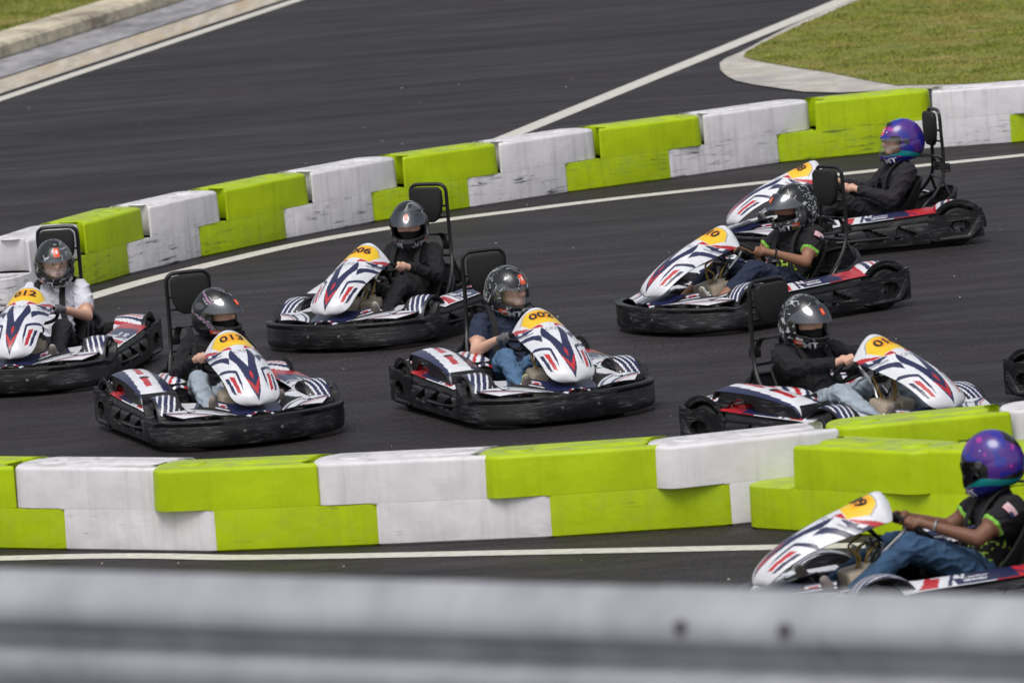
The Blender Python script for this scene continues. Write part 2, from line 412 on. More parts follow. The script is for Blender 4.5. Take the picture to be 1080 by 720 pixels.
def text_mesh(txt, size, fn, name, m, parent=None, shear=0., bold=0.0, sp=1.):
    """letters laid through fn(x, y) -> Vector"""
    cu = bpy.data.curves.new(name, 'FONT'); cu.body = txt; cu.size = size; cu.align_x = 'CENTER'; cu.align_y = 'CENTER'
    cu.shear = shear; cu.offset = bold; cu.space_character = sp; cu.resolution_u = 3
    o = bpy.data.objects.new(name, cu); COL.objects.link(o)
    dg = bpy.context.evaluated_depsgraph_get(); dg.update()
    me = bpy.data.meshes.new_from_object(o.evaluated_get(dg))
    bpy.data.objects.remove(o); bpy.data.curves.remove(cu)
    for v in me.vertices: v.co = fn(v.co.x, v.co.y)
    me.materials.clear(); me.materials.append(MATS[m]); me.name = name
    o = bpy.data.objects.new(name, me); COL.objects.link(o)
    if parent: o.parent = parent
    return o

def empty(name):
    o = bpy.data.objects.new(name, None); COL.objects.link(o); o.empty_display_size = .2; return o
def tag(o, label, cat, group=None):
    o['label'] = label; o['category'] = cat
    if group: o['group'] = group
    return o

# ================================================================== KART
def kart_center(u):
    """centre line of the nose fairing, u=0 low front tip, u=1 top by the steering wheel"""
    T = [0, .09, .2, .34, .5, .66, .82, 1.]
    X = [.812, .78, .71, .595, .46, .33, .215, .11]
    Z = [.258, .316, .385, .460, .522, .572, .616, .655]
    for i in range(len(T)-1):
        if u <= T[i+1]:
            t = (u-T[i])/(T[i+1]-T[i]); 
            def cr(A):
                a = A[i-1] if i else 2*A[0]-A[1]; b = A[i]; c = A[i+1]; d = A[i+2] if i+2 < len(A) else 2*A[-1]-A[-2]
                return .5*(2*b+(c-a)*t+(2*a-5*b+4*c-d)*t*t+(-a+3*b-3*c+d)*t**3)
            return cr(X), cr(Z)
    return X[-1], Z[-1]
def fair_w(u):
    base = .156+.020*min(1, u/.6)-.022*max(0, u-.72)/.28
    if u < .20: base *= (1-((.20-u)/.20)**2.6)**.45
    if u > .90: base *= (1-.90*((u-.90)/.10)**2.6)**.5
    return max(base, .012)
def fair(u, v, off=0.):
    x, z = kart_center(u); w = fair_w(u)
    x2, z2 = kart_center(min(1, u+.02)); x1, z1 = kart_center(max(0, u-.02))
    tx, tz = x2-x1, z2-z1; l = math.hypot(tx, tz); tx /= l; tz /= l
    nx, nz = tz, -tx          # normal pointing up-forward (x decreasing as u rises)
    if nz < 0: nx, nz = -nx, -nz
    d = (.014+.115*u)*min(1, w/.14)
    q = abs(v)**2.4*d
    bul = .020*(1-v*v)*min(1, w/.15)
    return Vector((x+nx*(bul+off)-nx*q*.35-.02*abs(v)**2, v*w, z+nz*(bul+off)-q*.93))
ARROW = [(0, .035), (.15, .12), (.26, .24), (.34, .42), (.50, .56), (.98, .67), (1.0, .60), (.72, .53), (.52, .40), (.45, .5), (.36, .62), (.30, .64), (.17, .46), (0, .33), (-.001, .1)]
def fair_mat(u, v):
    a = abs(v*2-1); s = u
    PLT = [(-.1, .905), (.46, .905), (.60, .885), (.76, .80), (.60, .655), (-.1, .665)]
    if inpoly(a, s, PLT):
        return 'decal_orange' if inpoly(a, s, [(-.1, .885), (.36, .885), (.45, .82), (.38, .735), (-.1, .735)]) else 'decal_yellow'
    if inpoly(a, s, [(-.1, .917), (.48, .917), (.64, .895), (.80, .80), (.76, .80), (.60, .885), (.46, .905), (-.1, .905)]): return 'decal_grey'
    if inpoly(a, s, [(.20, .60), (.28, .655), (.60, .650), (.80, .74), (1.01, .89), (1.01, .80), (.8, .69), (.46, .625)]): return 'decal_red'
    if inpoly(a, s, [(.50, .622), (.82, .69), (1.01, .80), (1.01, .70), (.80, .63)]):
        if inpoly(a, s, [(.85, .725), (.93, .75), (.93, .705), (.85, .68)]): return 'decal_white'
        return 'decal_navy'
    if inpoly(a+1e-4, s, [(-.1, .31), (.0, .315), (.07, .27), (.0, .215), (-.1, .215)]): return 'decal_red'
    if inpoly(a+1e-4, s, [(-.1, .13), (0., .085), (.25, .21), (.28, .25), (.0, .155), (-.1, .155)]): return 'decal_red'
    if inpoly(a+1e-4, s, [(-.1, .03), (0, .03), (.16, .12), (.27, .24), (.36, .40), (.52, .52), (1.01, .64), (1.01, .59), (.74, .51), (.58, .43), (.50, .49), (.42, .56), (.28, .61), (.18, .48), (0, .345), (-.1, .345)]): return 'decal_navy'
    if inpoly(a, s, [(.46, .33), (.90, .42), (1.0, .42), (1., .40), (.55, .315), (.52, .14), (.46, .2)]): return 'decal_navy'
    if inpoly(a, s, [(.63, .285), (.78, .315), (.72, .14), (.60, .12)]): return 'decal_red'
    if inpoly(a, s, [(.82, .30), (.92, .32), (.88, .14), (.78, .13)]): return 'decal_navy'
    if inpoly(a, s, [(.60, .60), (.80, .63), (1.01, .70), (1.01, .67), (.80, .60), (.62, .575)]): return 'decal_grey'
    return 'decal_white'

def side(y, s): return y*s

def wheel(parent, x, y, r, w):
    mb = MB(); h = w/2; e = .02
    prof = [(r*.58, -h*.8), (r*.8, -h), (r-e, -h), (r-.004, -h+e*.7), (r, -h*.4), (r, h*.4), (r-.004, h-e*.7), (r-e, h), (r*.8, h), (r*.58, h*.8)]
    lathe(mb, prof, (0, 0, 0), 'y', 'rubber', 28)
    t = mb.build('wheel', parent); t.location = (x, y, r)
    rb = MB()
    lathe(rb, [(r*.60, -h*.8), (r*.60, h*.8)], (0, 0, 0), 'y', 'rim_metal', 24)
    for sg in (-1, 1):
        lathe(rb, [(.0001, sg*h*.45), (r*.2, sg*h*.5), (r*.25, sg*h*.3), (r*.5, sg*h*.35), (r*.56, sg*h*.84), (r*.62, sg*h*.84)], (0, 0, 0), 'y', 'rim_metal', 24)
        for k in range(5):
            a = 2*pi*k/5
            lathe(rb, [(.0001, sg*h*.36), (.014, sg*h*.36), (.014, sg*h*.30)], (r*.38*cos(a), 0, r*.38*sin(a)), 'y', 'tube_black', 8)
    q = rb.build('rim', t)

def YO(x): return .628-.030*x
def build_kart():
    K = empty('racing_kart')
    # ---- front bumper: wraps the front corners
    half = [(.33, .618), (.44, .618), (.55, .598), (.64, .556), (.715, .487), (.775, .39), (.822, .27), (.850, .14), (.858, .05)]
    path = [Vector((x, y, 0)) for x, y in half]+[Vector((x, -y, 0)) for x, y in reversed(half)]
    path = smooth_path(path, 5); n = len(path)
    prof = [(-.030, .034), (-.002, .030), (.006, .042), (.010, .075), (.013, .085), (.014, .150), (.010, .160), (.016, .186), (.012, .196), (-.004, .198), (-.040, .194), (-.040, .182), (-.012, .178), (-.018, .05)]
    mb = MB(); vs = []; fs = []; m_ = len(prof)
    for i, p in enumerate(path):
        d = (path[min(i+1, n-1)]-path[max(i-1, 0)]).normalized(); nr = Vector((d.y, -d.x, 0))
        if nr.dot(p) < 0: nr = -nr
        t = abs(i/(n-1)*2-1)
        rise = .078*math.exp(-((t-1.)/.060)**2)-.014*max(0, 1-abs(t-.80)/.08)
        for o_, z in prof:
            zz = z+rise*(z > .11)+ (.012*(t**3) if z < .06 else 0)
            if .28 < t < .80 and .08 < z < .17: o_ -= .007
            vs.append(p+nr*o_+Vector((0, 0, zz)))
    for i in range(n-1):
        for j in range(m_):
            fs.append((i*m_+j, i*m_+(j+1) % m_, (i+1)*m_+(j+1) % m_, (i+1)*m_+j))
    fs += [tuple(range(m_)), tuple((n-1)*m_+i for i in range(m_))[::-1]]
    mb.add(vs, fs, 'scuffed')
    for yy in (-.36, -.12, .12, .36):   # fixing screws
        xx = .862-.12*(abs(yy)/.4)**2+.010
        lathe(mb, [(.0001, .010), (.010, .009), (.012, 0)], (xx, yy, .115), 'x', 'chrome', 8)
    mb.build('front_bumper', K)
    for s in (-1, 1):
        # side pod outer skin with pressed recesses
        rec = [[(.02, .10), (.16, .17), (.24, .11), (.16, .075)], [(-.22, .12), (-.05, .19), (-.08, .10), (-.18, .09)], [(-.45, .11), (-.30, .18), (-.28, .10)]]
        def skin(u, v):
            x = .375-.915*u; zt = .212+.030*u+(.078*math.exp(-((x-.345)/.050)**2))
            z = .042+(zt-.042)*v
            y = YO(x)+.010*sin(v*pi)-.024*v*v-.02*max(0, (x-.32)/.05)
            for k, pl in enumerate(rec):
                if inpoly(x, z, pl): y -= .035
            if .70 < v < .78: y -= .006
            return (x, s*y, z)
        mb = MB(); grid(mb, skin, 64, 16, 'scuffed', 0)
        # thickness: return lip and inner wall
        grid(mb, lambda u, v: (.375-.915*u, s*(YO(.375-.915*u)-.024-.04*v), .212+.030*u+(.078*math.exp(-((.03-.915*u)/.050)**2))-.004*v), 32, 2, 'scuffed', 0)
        grid(mb, lambda u, v: (.375-.915*u, s*(YO(.375-.915*u)-.064), .042+v*(.166+.030*u)), 16, 2, 'scuffed', 0)
        grid(mb, lambda u, v: (.375-.915*u, s*(YO(.375-.915*u)-.064*v), .042), 16, 1, 'scuffed', 0)
        pod = mb.build('side_pod', K)
        # rear guard plate with wheel opening
        mb = MB()
        outer = []; inner = []
        cx, cz = -.765, .145; NN = 40
        top = lambda x: .232+.022*math.exp(-((x+.80)/.09)**2)+.055*math.exp(-((x+.925)/.022)**2)
        for k in range(NN):
            a = 2*pi*k/NN; ca, sa = cos(a), sin(a)
            # ray to outline box x[-.985,-.53], z[.05, top]
            best = 9
            for t in [q*.004 for q in range(1, 110)]:
                xx = cx+ca*t; zz = cz+sa*t
                if xx > -.53 or xx < -.945 or zz < .05 or zz > top(xx): best = t; break
            outer.append((cx+ca*best, cz+sa*best)); inner.append((cx+ca*.082, cz+sa*.046))
        for k in range(NN):
            k2 = (k+1) % NN
            prism(mb, [outer[k], outer[k2], inner[k2], inner[k]], lambda a, b, t: (a, s*t, b), .620, .650, 'scuffed')
        mb.build('rear_guard', K, angle=30)
        # sticker panel on the pod
        def pp(u, v):
            x = .20-.80*u
            return (x, s*(.40+.205*v+.018*u+.01*sin(u*3)-.16*max(0, .13-u)*(1-v)*5), .258+.030*u-.030*v*v-.06*max(0, .12-u)-.02*math.exp(-(v/.12)**2))
        def pm(u, v):
            w = v*.235; L_ = u*.95
            if v < .05 or v > .95: return 'decal_white' if u < .6 else 'decal_red'
            sk = L_+.10*v
            if u < .40:
                if .20 < sk < .235+.02*v or (.27-.1*v < sk < .30 and v > .3): return 'decal_red' if v > .2 else 'decal_navy'
                if .36 < sk < .385: return 'decal_navy'
                if u > .34 and v > .55: return 'decal_navy'
                return 'decal_white'
            if u < .76:
                if .46 < sk < .60 and (.50 < v < .60 or .70 < v < .80) and (int(sk*160) % 3): return 'decal_white'
                if sk < .45 and sk > .43: return 'decal_white'
                return 'decal_navy'
            return 'decal_red' if (int((L_-.2*v)*34) % 4) or u > .82 else 'decal_navy'
        mb = MB(); grid(mb, pp, 90, 22, pm, .012)
        mb.build('pod_panel', K)
        # rear wheels, fenders
        wheel(K, -.765, s*.515, .140, .19)
        def rf(u, v):
            a = R(-8)+R(196)*u; rr = .176+.012*sin(v*pi)
            return (-.765+cos(a)*rr*1.08, s*(.385+.225*v), .142+sin(a)*rr*(1.0-.05*v))
        def rfm(u, v):
            if v > .86 or u > .70: return 'scuffed'
            q = u+.12*v
            if .16 < q < .22: return 'decal_navy'
            if .30 < q < .36: return 'decal_red'
            if .42 < q < .47 or (.56 < q < .60): return 'decal_navy'
            if .50 < q < .53: return 'decal_red'
            return 'decal_white'
        mb = MB(); grid(mb, rf, 64, 22, rfm, .012)
        grid(mb, lambda u, v: (-.765+cos(R(-8)+R(196)*u)*(.175+.024*v)*1.08, s*(.612), .142+sin(R(-8)+R(196)*u)*(.172+.024*v)), 36, 1, 'scuffed', .01)
        mb.build('rear_fender', K)
        wheel(K, .285, s*.495, .128, .125)
        def ff(u, v):
            a = R(4)+R(150)*u; rr = .163+.01*sin(v*pi)
            return (.285+cos(a)*rr*1.12, s*(.405+.165*v), .15+sin(a)*rr*.98)
        def ffm(u, v):
            if v > .92 or v < .06: return 'scuffed'
            q = (v*1.2+u*1.0)
            k = (q*3.6) % 1
            if u < .12: return 'scuffed'
            return 'decal_white' if k < .34 and .12 < v < .88 else ('decal_navy' if v > .25 else 'ink')
        mb = MB(); grid(mb, ff, 48, 26, ffm, .01)
        grid(mb, lambda u, v: (.285+cos(R(4)+R(150)*u)*.163*1.15, s*.402, .10+v*(.05+sin(R(4)+R(150)*u)*.155)), 24, 1, 'scuffed', 0)
        mb.build('front_fender', K)
        # floor panel outside the nose
        def fl(u, v):
            x = .825-.36*u-.19*v*(1-u)
            return (x, s*(.10+(.35+.12*u)*v-.03*u), .205+.022*u+.012*sin(v*pi))
        def flm(u, v):
            q = v-.55*u
            if q < .12: return 'pad_black'
            if .18 < q < .23 or .42 < q < .52: return 'decal_navy'
            if .56 < q < .61: return 'decal_red'
            return 'decal_white'
        mb = MB(); grid(mb, fl, 24, 44, flm, .012)
        mb.build('floor_panel', K)
        # inner sloping panel running back beside the driver's feet (pale, to the seat)
        def ip(u, v):
            return (.56-.30*u, s*(.27+.13*v-.02*u), .222+.020*u+.012*v)
        mb = MB(); grid(mb, ip, 20, 14, lambda u, v: 'decal_white' if v+.6*u > .75 else ('decal_navy' if v+.6*u > .6 else 'pad_black'), .012)
        mb.build('foot_panel', K)
        # dashed strip beside the nose
        def ds(u, v):
            p0 = Vector((.835, .040, .232)); p1 = Vector((.44, .215, .272))
            c = p0.lerp(p1, u); nrm = Vector((.32, .95, 0)).normalized()
            c = c+nrm*(v-.5)*.105+Vector((0, 0, -.035*v*v-.01))
            return (c.x, s*max(c.y, .004), c.z)
        def dm(u, v):
            if .42 < v < .60: return 'decal_red' if (u*6) % 1 < .72 else 'decal_white'
            if .28 < v < .42: return 'decal_white'
            if v < .16: return 'decal_navy'
            if .72 < v < .84: return 'decal_white'
            if v < .28: return 'decal_navy'
            return 'decal_navy' if v > .6 else 'decal_white'
        mb = MB(); grid(mb, ds, 90, 24, dm, .012)
        mb.build('nose_strip', K)
    # ---- nose fairing
    mb = MB(); grid(mb, lambda u, v: fair(u, v*2-1), 170, 96, fair_mat, .009)
    nose = mb.build('nose_fairing', K)
    text_mesh('CRZ', .042, lambda x, y: fair(.555+y/.80, x/.165, .004), 'emblem', 'decal_grey', nose)
    mb = MB()    # low nose skirt under the fairing tip
    grid(mb, lambda u, v: (.825-.18*u-.05*(v*2-1)**2, (v*2-1)*.16, .205+.05*u+.012*(1-(v*2-1)**2)), 12, 16, 'decal_navy', .01)
    mb.build('nose_skirt', K)
    # ---- rear bumper
    mb = MB()
    rp = smooth_path([(-.60, .64, 0), (-.86, .648, 0), (-.93, .605, 0), (-.955, .40, 0), (-.96, 0, 0), (-.955, -.40, 0), (-.93, -.605, 0), (-.86, -.648, 0), (-.60, -.64, 0)], 5)
    def rb(u, v):
        k = min(int(u*(len(rp)-1)), len(rp)-2); f = u*(len(rp)-1)-k
        p = rp[k].lerp(rp[k+1], f); q = v*2*pi
        return (p.x*(1+.02*cos(q)), p.y*(1+.02*cos(q)), .075+.06*sin(q) if p.x > -.93 else .16+.095*sin(q))
    def rbz(u, v):
        k = min(int(u*(len(rp)-1)), len(rp)-2); f = u*(len(rp)-1)-k
        p = rp[k].lerp(rp[k+1], f); q = v*2*pi; t = max(0, min(1, (-.83-p.x)/.10))
        c = .06+(.165-.06)*t; h = .018+(.10-.018)*t
        return (p.x*(1+.022*cos(q)), p.y*(1+.022*cos(q)), c+h*sin(q))
    grid(mb, rbz, 60, 10, 'scuffed', 0)
    mb.build('rear_bumper', K)
    # ---- floor, chassis rails
    mb = MB()
    prism(mb, [(.78, -.30), (.78, .30), (.52, .40), (-.25, .40), (-.85, .34), (-.85, -.34), (-.25, -.40), (.52, -.40)], lambda a, b, t: (a, b, t), .045, .058, 'tube_black')
    mb.build('floor_pan', K, smooth=False)
    mb = MB()
    for s in (-1, 1):
        tube(mb, [(.80, s*.16, .085), (.45, s*.26, .085), (-.2, s*.33, .085), (-.88, s*.33, .11)], .016, 'tube_black')
        tube(mb, [(.285, s*.20, .12), (.285, s*.46, .128)], .014, 'chrome', k=1)
        tube(mb, [(.30, s*.10, .14), (.32, s*.42, .14)], .008, 'chrome', k=1)
        tube(mb, [(.2, s*.33, .1), (.15, s*.60, .11), (-.45, s*.60, .11), (-.5, s*.33, .1)], .012, 'tube_black')
    tube(mb, [(-.765, -.5, .14), (-.765, .5, .14)], .02, 'chrome', k=1)
    tube(mb, [(.70, -.22, .085), (.70, .22, .085)], .014, 'tube_black', k=1)
    mb.build('chassis', K)
    # ---- fuel tank between the legs
    mb = MB()
    for s in (-1, 1):
        box(mb, (.245, s*.062, .19), (.17, .108, .20), 'tank', (0, .18, 0))
    mb.build('fuel_tank', K, bevel=.022)
    mb = MB()
    tube(mb, [(.24, .05, .28), (.22, .07, .36), (.16, .05, .41)], .008, 'brass')
    tube(mb, [(.24, -.05, .28), (.23, -.08, .37), (.15, -.04, .42)], .008, 'brass')
    tube(mb, [(.28, .0, .27), (.25, .03, .34), (.30, .0, .40), (.22, -.02, .45)], .007, 'brass')
    tube(mb, [(.2, .02, .30), (.17, .09, .36), (.20, .05, .44)], .006, 'tube_black')
    lathe(mb, [(.0001, .03), (.024, .03), (.026, 0)], (.23, .06, .285), 'z', 'tank', 12)
    box(mb, (.17, 0, .40), (.05, .10, .04), 'tube_black'); box(mb, (.20, .03, .37), (.03, .03, .05), 'chrome')
    mb.build('hose', K)
    # ---- steering
    mb = MB()
    tube(mb, [(.44, 0, .10), (-.03, 0, .47)], .012, 'chrome', k=1)
    tube(mb, [(.30, .10, .12), (.12, .02, .40)], .010, 'chrome', k=1)
    tube(mb, [(.30, -.10, .12), (.12, -.02, .40)], .010, 'chrome', k=1)
    tube(mb, [(.12, .0, .41), (.22, .08, .50), (.30, .10, .50)], .008, 'tube_black')
    tube(mb, [(.12, .0, .41), (.22, -.08, .50), (.30, -.10, .50)], .008, 'tube_black')
    mb.build('steering_column', K)
    mb = MB()
    wn = Vector((-.62, 0, .785)).normalized(); wx = Vector((.785, 0, .62)); wy = Vector((0, 1, 0)); wc = Vector(WHEEL_C)
    pts = []
    for i in range(33):
        a = 2*pi*i/32; rx = WHEEL_R*(1-.12*max(0, cos(a))); pts.append(wc+wx*cos(a)*rx+wy*sin(a)*WHEEL_R)
    tube(mb, pts, .0125, 'pad_black', k=1)
    for a in (R(90), R(-90), R(180)):
        tube(mb, [wc-wn*.02, wc+wx*cos(a)*WHEEL_R+wy*sin(a)*WHEEL_R], .011, 'tube_black', k=1, seg=6)
    box(mb, wc-wn*.015, (.085, .09, .03), 'pad_black', (0, math.atan2(-.62, .785), 0))
    mb.build('steering_wheel', K)
    mb = MB()
    for s in (-1, 1):
        tube(mb, [(.60, s*.15, .07), (.585, s*.15, .20)], .008, 'chrome', k=1)
        box(mb, (.58, s*.15, .205), (.02, .07, .05), 'chrome', (0, -.4, 0))
    mb.build('pedal', K)
    # ---- seat
    mb = MB()
    def seat(u, v):
        a = (v*2-1); w = .20+.02*sin(u*pi)
        if u < .42: t = u/.42; x = -.14-.36*t; z = .105-.025*sin(t*pi); lift = .10*t+.05
        else: t = (u-.42)/.58; x = -.50-.10*sin(t*pi/2)-.06*t; z = .105+.37*t; lift = 0
        q = abs(a)**3
        if u < .42: return (x+.02*q, a*w, z+q*lift)
        return (x+.16*q*(1-.5*t)+.0*q, a*w, z+q*.06*(1-t)-.03*q*t)
    grid(mb, seat, 30, 20, 'pad_black', .014, 'pad_black')
    mb.build('seat', K)
    mb = MB()   # black tub behind the seat, open on top
    def tub(u, v):
        a = R(-112)+R(224)*u; rx = .23; ry = .285
        x = -.70-rx*cos(a)*.98; y = ry*sin(a); top = .375-.12*abs(sin(a/1.25))**2
        return (x+.05*(1-v), y*(.9+.1*v), .10+(top-.10)*v)
    grid(mb, tub, 44, 8, 'scuffed', .016)
    rim_pts = [Vector(tub(i/22, 1)) for i in range(23)]
    tube(mb, rim_pts, .014, 'scuffed', k=1)
    box(mb, (-.82, 0, .17), (.16, .34, .12), 'tube_black'); box(mb, (-.84, .10, .24), (.08, .10, .05), 'tube_black')
    mb.build('rear_tub', K)
    # ---- hoop with head pad
    mb = MB(); hw = .140
    for s in (-1, 1):
        tube(mb, [(-.40, s*.22, .12), (-.56, s*.215, .20), (-.72, s*.185, .34), (-.805, s*.15, .46), (-.822, s*hw, .60), (-.818, s*hw, .78), (-.815, s*hw, .905), (-.812, s*(hw-.018), .940), (-.812, s*(hw-.05), .953), (-.812, 0, .955)], .0135, 'tube_black', k=5)
        tube(mb, [(-.72, s*.185, .33), (-.64, s*.24, .29), (-.52, s*.25, .16)], .010, 'tube_black')
        tube(mb, [(-.80, s*.152, .45), (-.90, s*.22, .16)], .011, 'tube_black', k=1)
    for z in (.60, .72, .80):
        tube(mb, [(-.82, -hw, z), (-.82, hw, z)], .008, 'tube_black', k=1, seg=6)
    tube(mb, [(-.806, -.155, .455), (-.806, .155, .455)], .012, 'tube_black', k=1, seg=6)
    mb.build('headrest_hoop', K)
    mb = MB()
    pol = [(-.098, .938), (.098, .938), (.124, .91), (.126, .83), (.116, .77), (.088, .712), (.050, .690), (-.050, .690), (-.088, .712), (-.116, .77), (-.126, .83), (-.124, .91)]
    prism(mb, pol, lambda a, b, t: (t, a, b), -.80, -.752, 'pad_black')
    mb.build('headrest_pad', K, bevel=.014)
    for s in (-1, 1):
        mb = MB(); box(mb, (-.845, s*.105, .525), (.06, .055, .065), 'tube_black'); box(mb, (-.845, s*.105, .505), (.035, .062, .02), 'brass')
        mb.build('belt_reel', K, bevel=.008)
        mb = MB()
        ribbon(mb, [(-.83, s*.10, .53), (-.80, s*.085, .60), (-.68, s*.080, .615), (-.585, s*.082, .622), (-.50, s*.088, .606), (-.435, s*.095, .556), (-.385, s*.10, .485), (-.358, s*.11, .40), (-.335, s*.14, .30), (-.39, s*.205, .20), (-.42, s*.235, .13)], .042, (0, 1, .15*s), 'webbing', .005)
        mb.build('seat_belt', K)
    # ---- engine cover on the driver's right
    def ec(u, v):
        x = -.64+.74*u; z = .398-.060*u-.02*u*u+.018*sin(u*pi); a = v*2-1
        return (x-.05*a*a*(u < .1), -.470+.125*a*(1-.12*u), z-.030*a*a-.06*max(0, (u-.9)/.1)**2-.05*max(0, (.06-u)/.06)**2)
    def ecm(u, v):
        q = v+.25*u
        if (u-.52)**2*16+(v-.5)**2 < .022: return 'ink'
        if q < .30: return 'decal_navy' if u < .75 or v < .1 else 'decal_white'
        if q < .52: return 'decal_white'
        if .52 < q < .70: return 'decal_red' if (.12 < u < .40 or .50 < u < .80) else ('decal_navy' if u < .12 else 'decal_white')
        if .70 < q < .92: return 'decal_white'
        return 'decal_navy' if u < .93 else 'decal_white'
    mb = MB(); grid(mb, ec, 60, 30, ecm, .012)
    def wall(y0, sgn):
        def f(u, v):
            x = -.64+.74*u; zt = Vector(ec(u, .5-.5*sgn*-1 if False else (0. if sgn < 0 else 1.))).z-.004
            zb = .215 if not (.06 < u < .52) else .215+.115*sin((u-.06)/.46*pi)**.6
            if u > .52: zb = .215
            return (x, y0+sgn*0, zb+(zt-zb)*v)
        return f
    grid(mb, wall(-.592, -1), 50, 6, 'scuffed', .01)
    grid(mb, wall(-.350, 1), 40, 4, 'scuffed', .01)
    grid(mb, lambda u, v: (.098+.015*sin(v*pi), -.582+.222*u, .215+.10*v), 6, 4, 'scuffed', .01)
    mb.build('engine_cover', K)
    mb = MB()
    box(mb, (-.50, -.50, .24), (.12, .10, .10), 'engine_red'); box(mb, (-.40, -.52, .235), (.08, .09, .06), 'engine_red')
    lathe(mb, [(.0001, -.04), (.045, -.04), (.045, .04), (.0001, .04)], (-.64, -.52, .25), 'y', 'tube_black', 12)
    box(mb, (-.55, -.45, .17), (.40, .20, .12), 'tube_black'); box(mb, (-.64, -.55, .30), (.05, .03, .05), 'brass')
    tube(mb, [(-.70, -.52, .30), (-.62, -.56, .26), (-.55, -.56, .30)], .012, 'chrome')
    mb.build('engine', K, bevel=.008)
    mb = MB()   # small patterned cover between engine cover and seat
    grid(mb, lambda u, v: (-.60+.44*u, -.335+.13*v, .350+.012*sin(u*pi)-.05*max(0, (u-.85)/.15)**2-.03*(v*2-1)**2), 36, 12, lambda u, v: ('decal_white', 'decal_navy', 'decal_white', 'decal_red')[int((u*1.3+v*.7)*6) % 4], .01)
    box(mb, (-.38, -.27, .24), (.42, .12, .17), 'scuffed')
    mb.build('seat_side_cover', K)
    return K

WHEEL_C = (-.055, 0, .455); WHEEL_R = .138

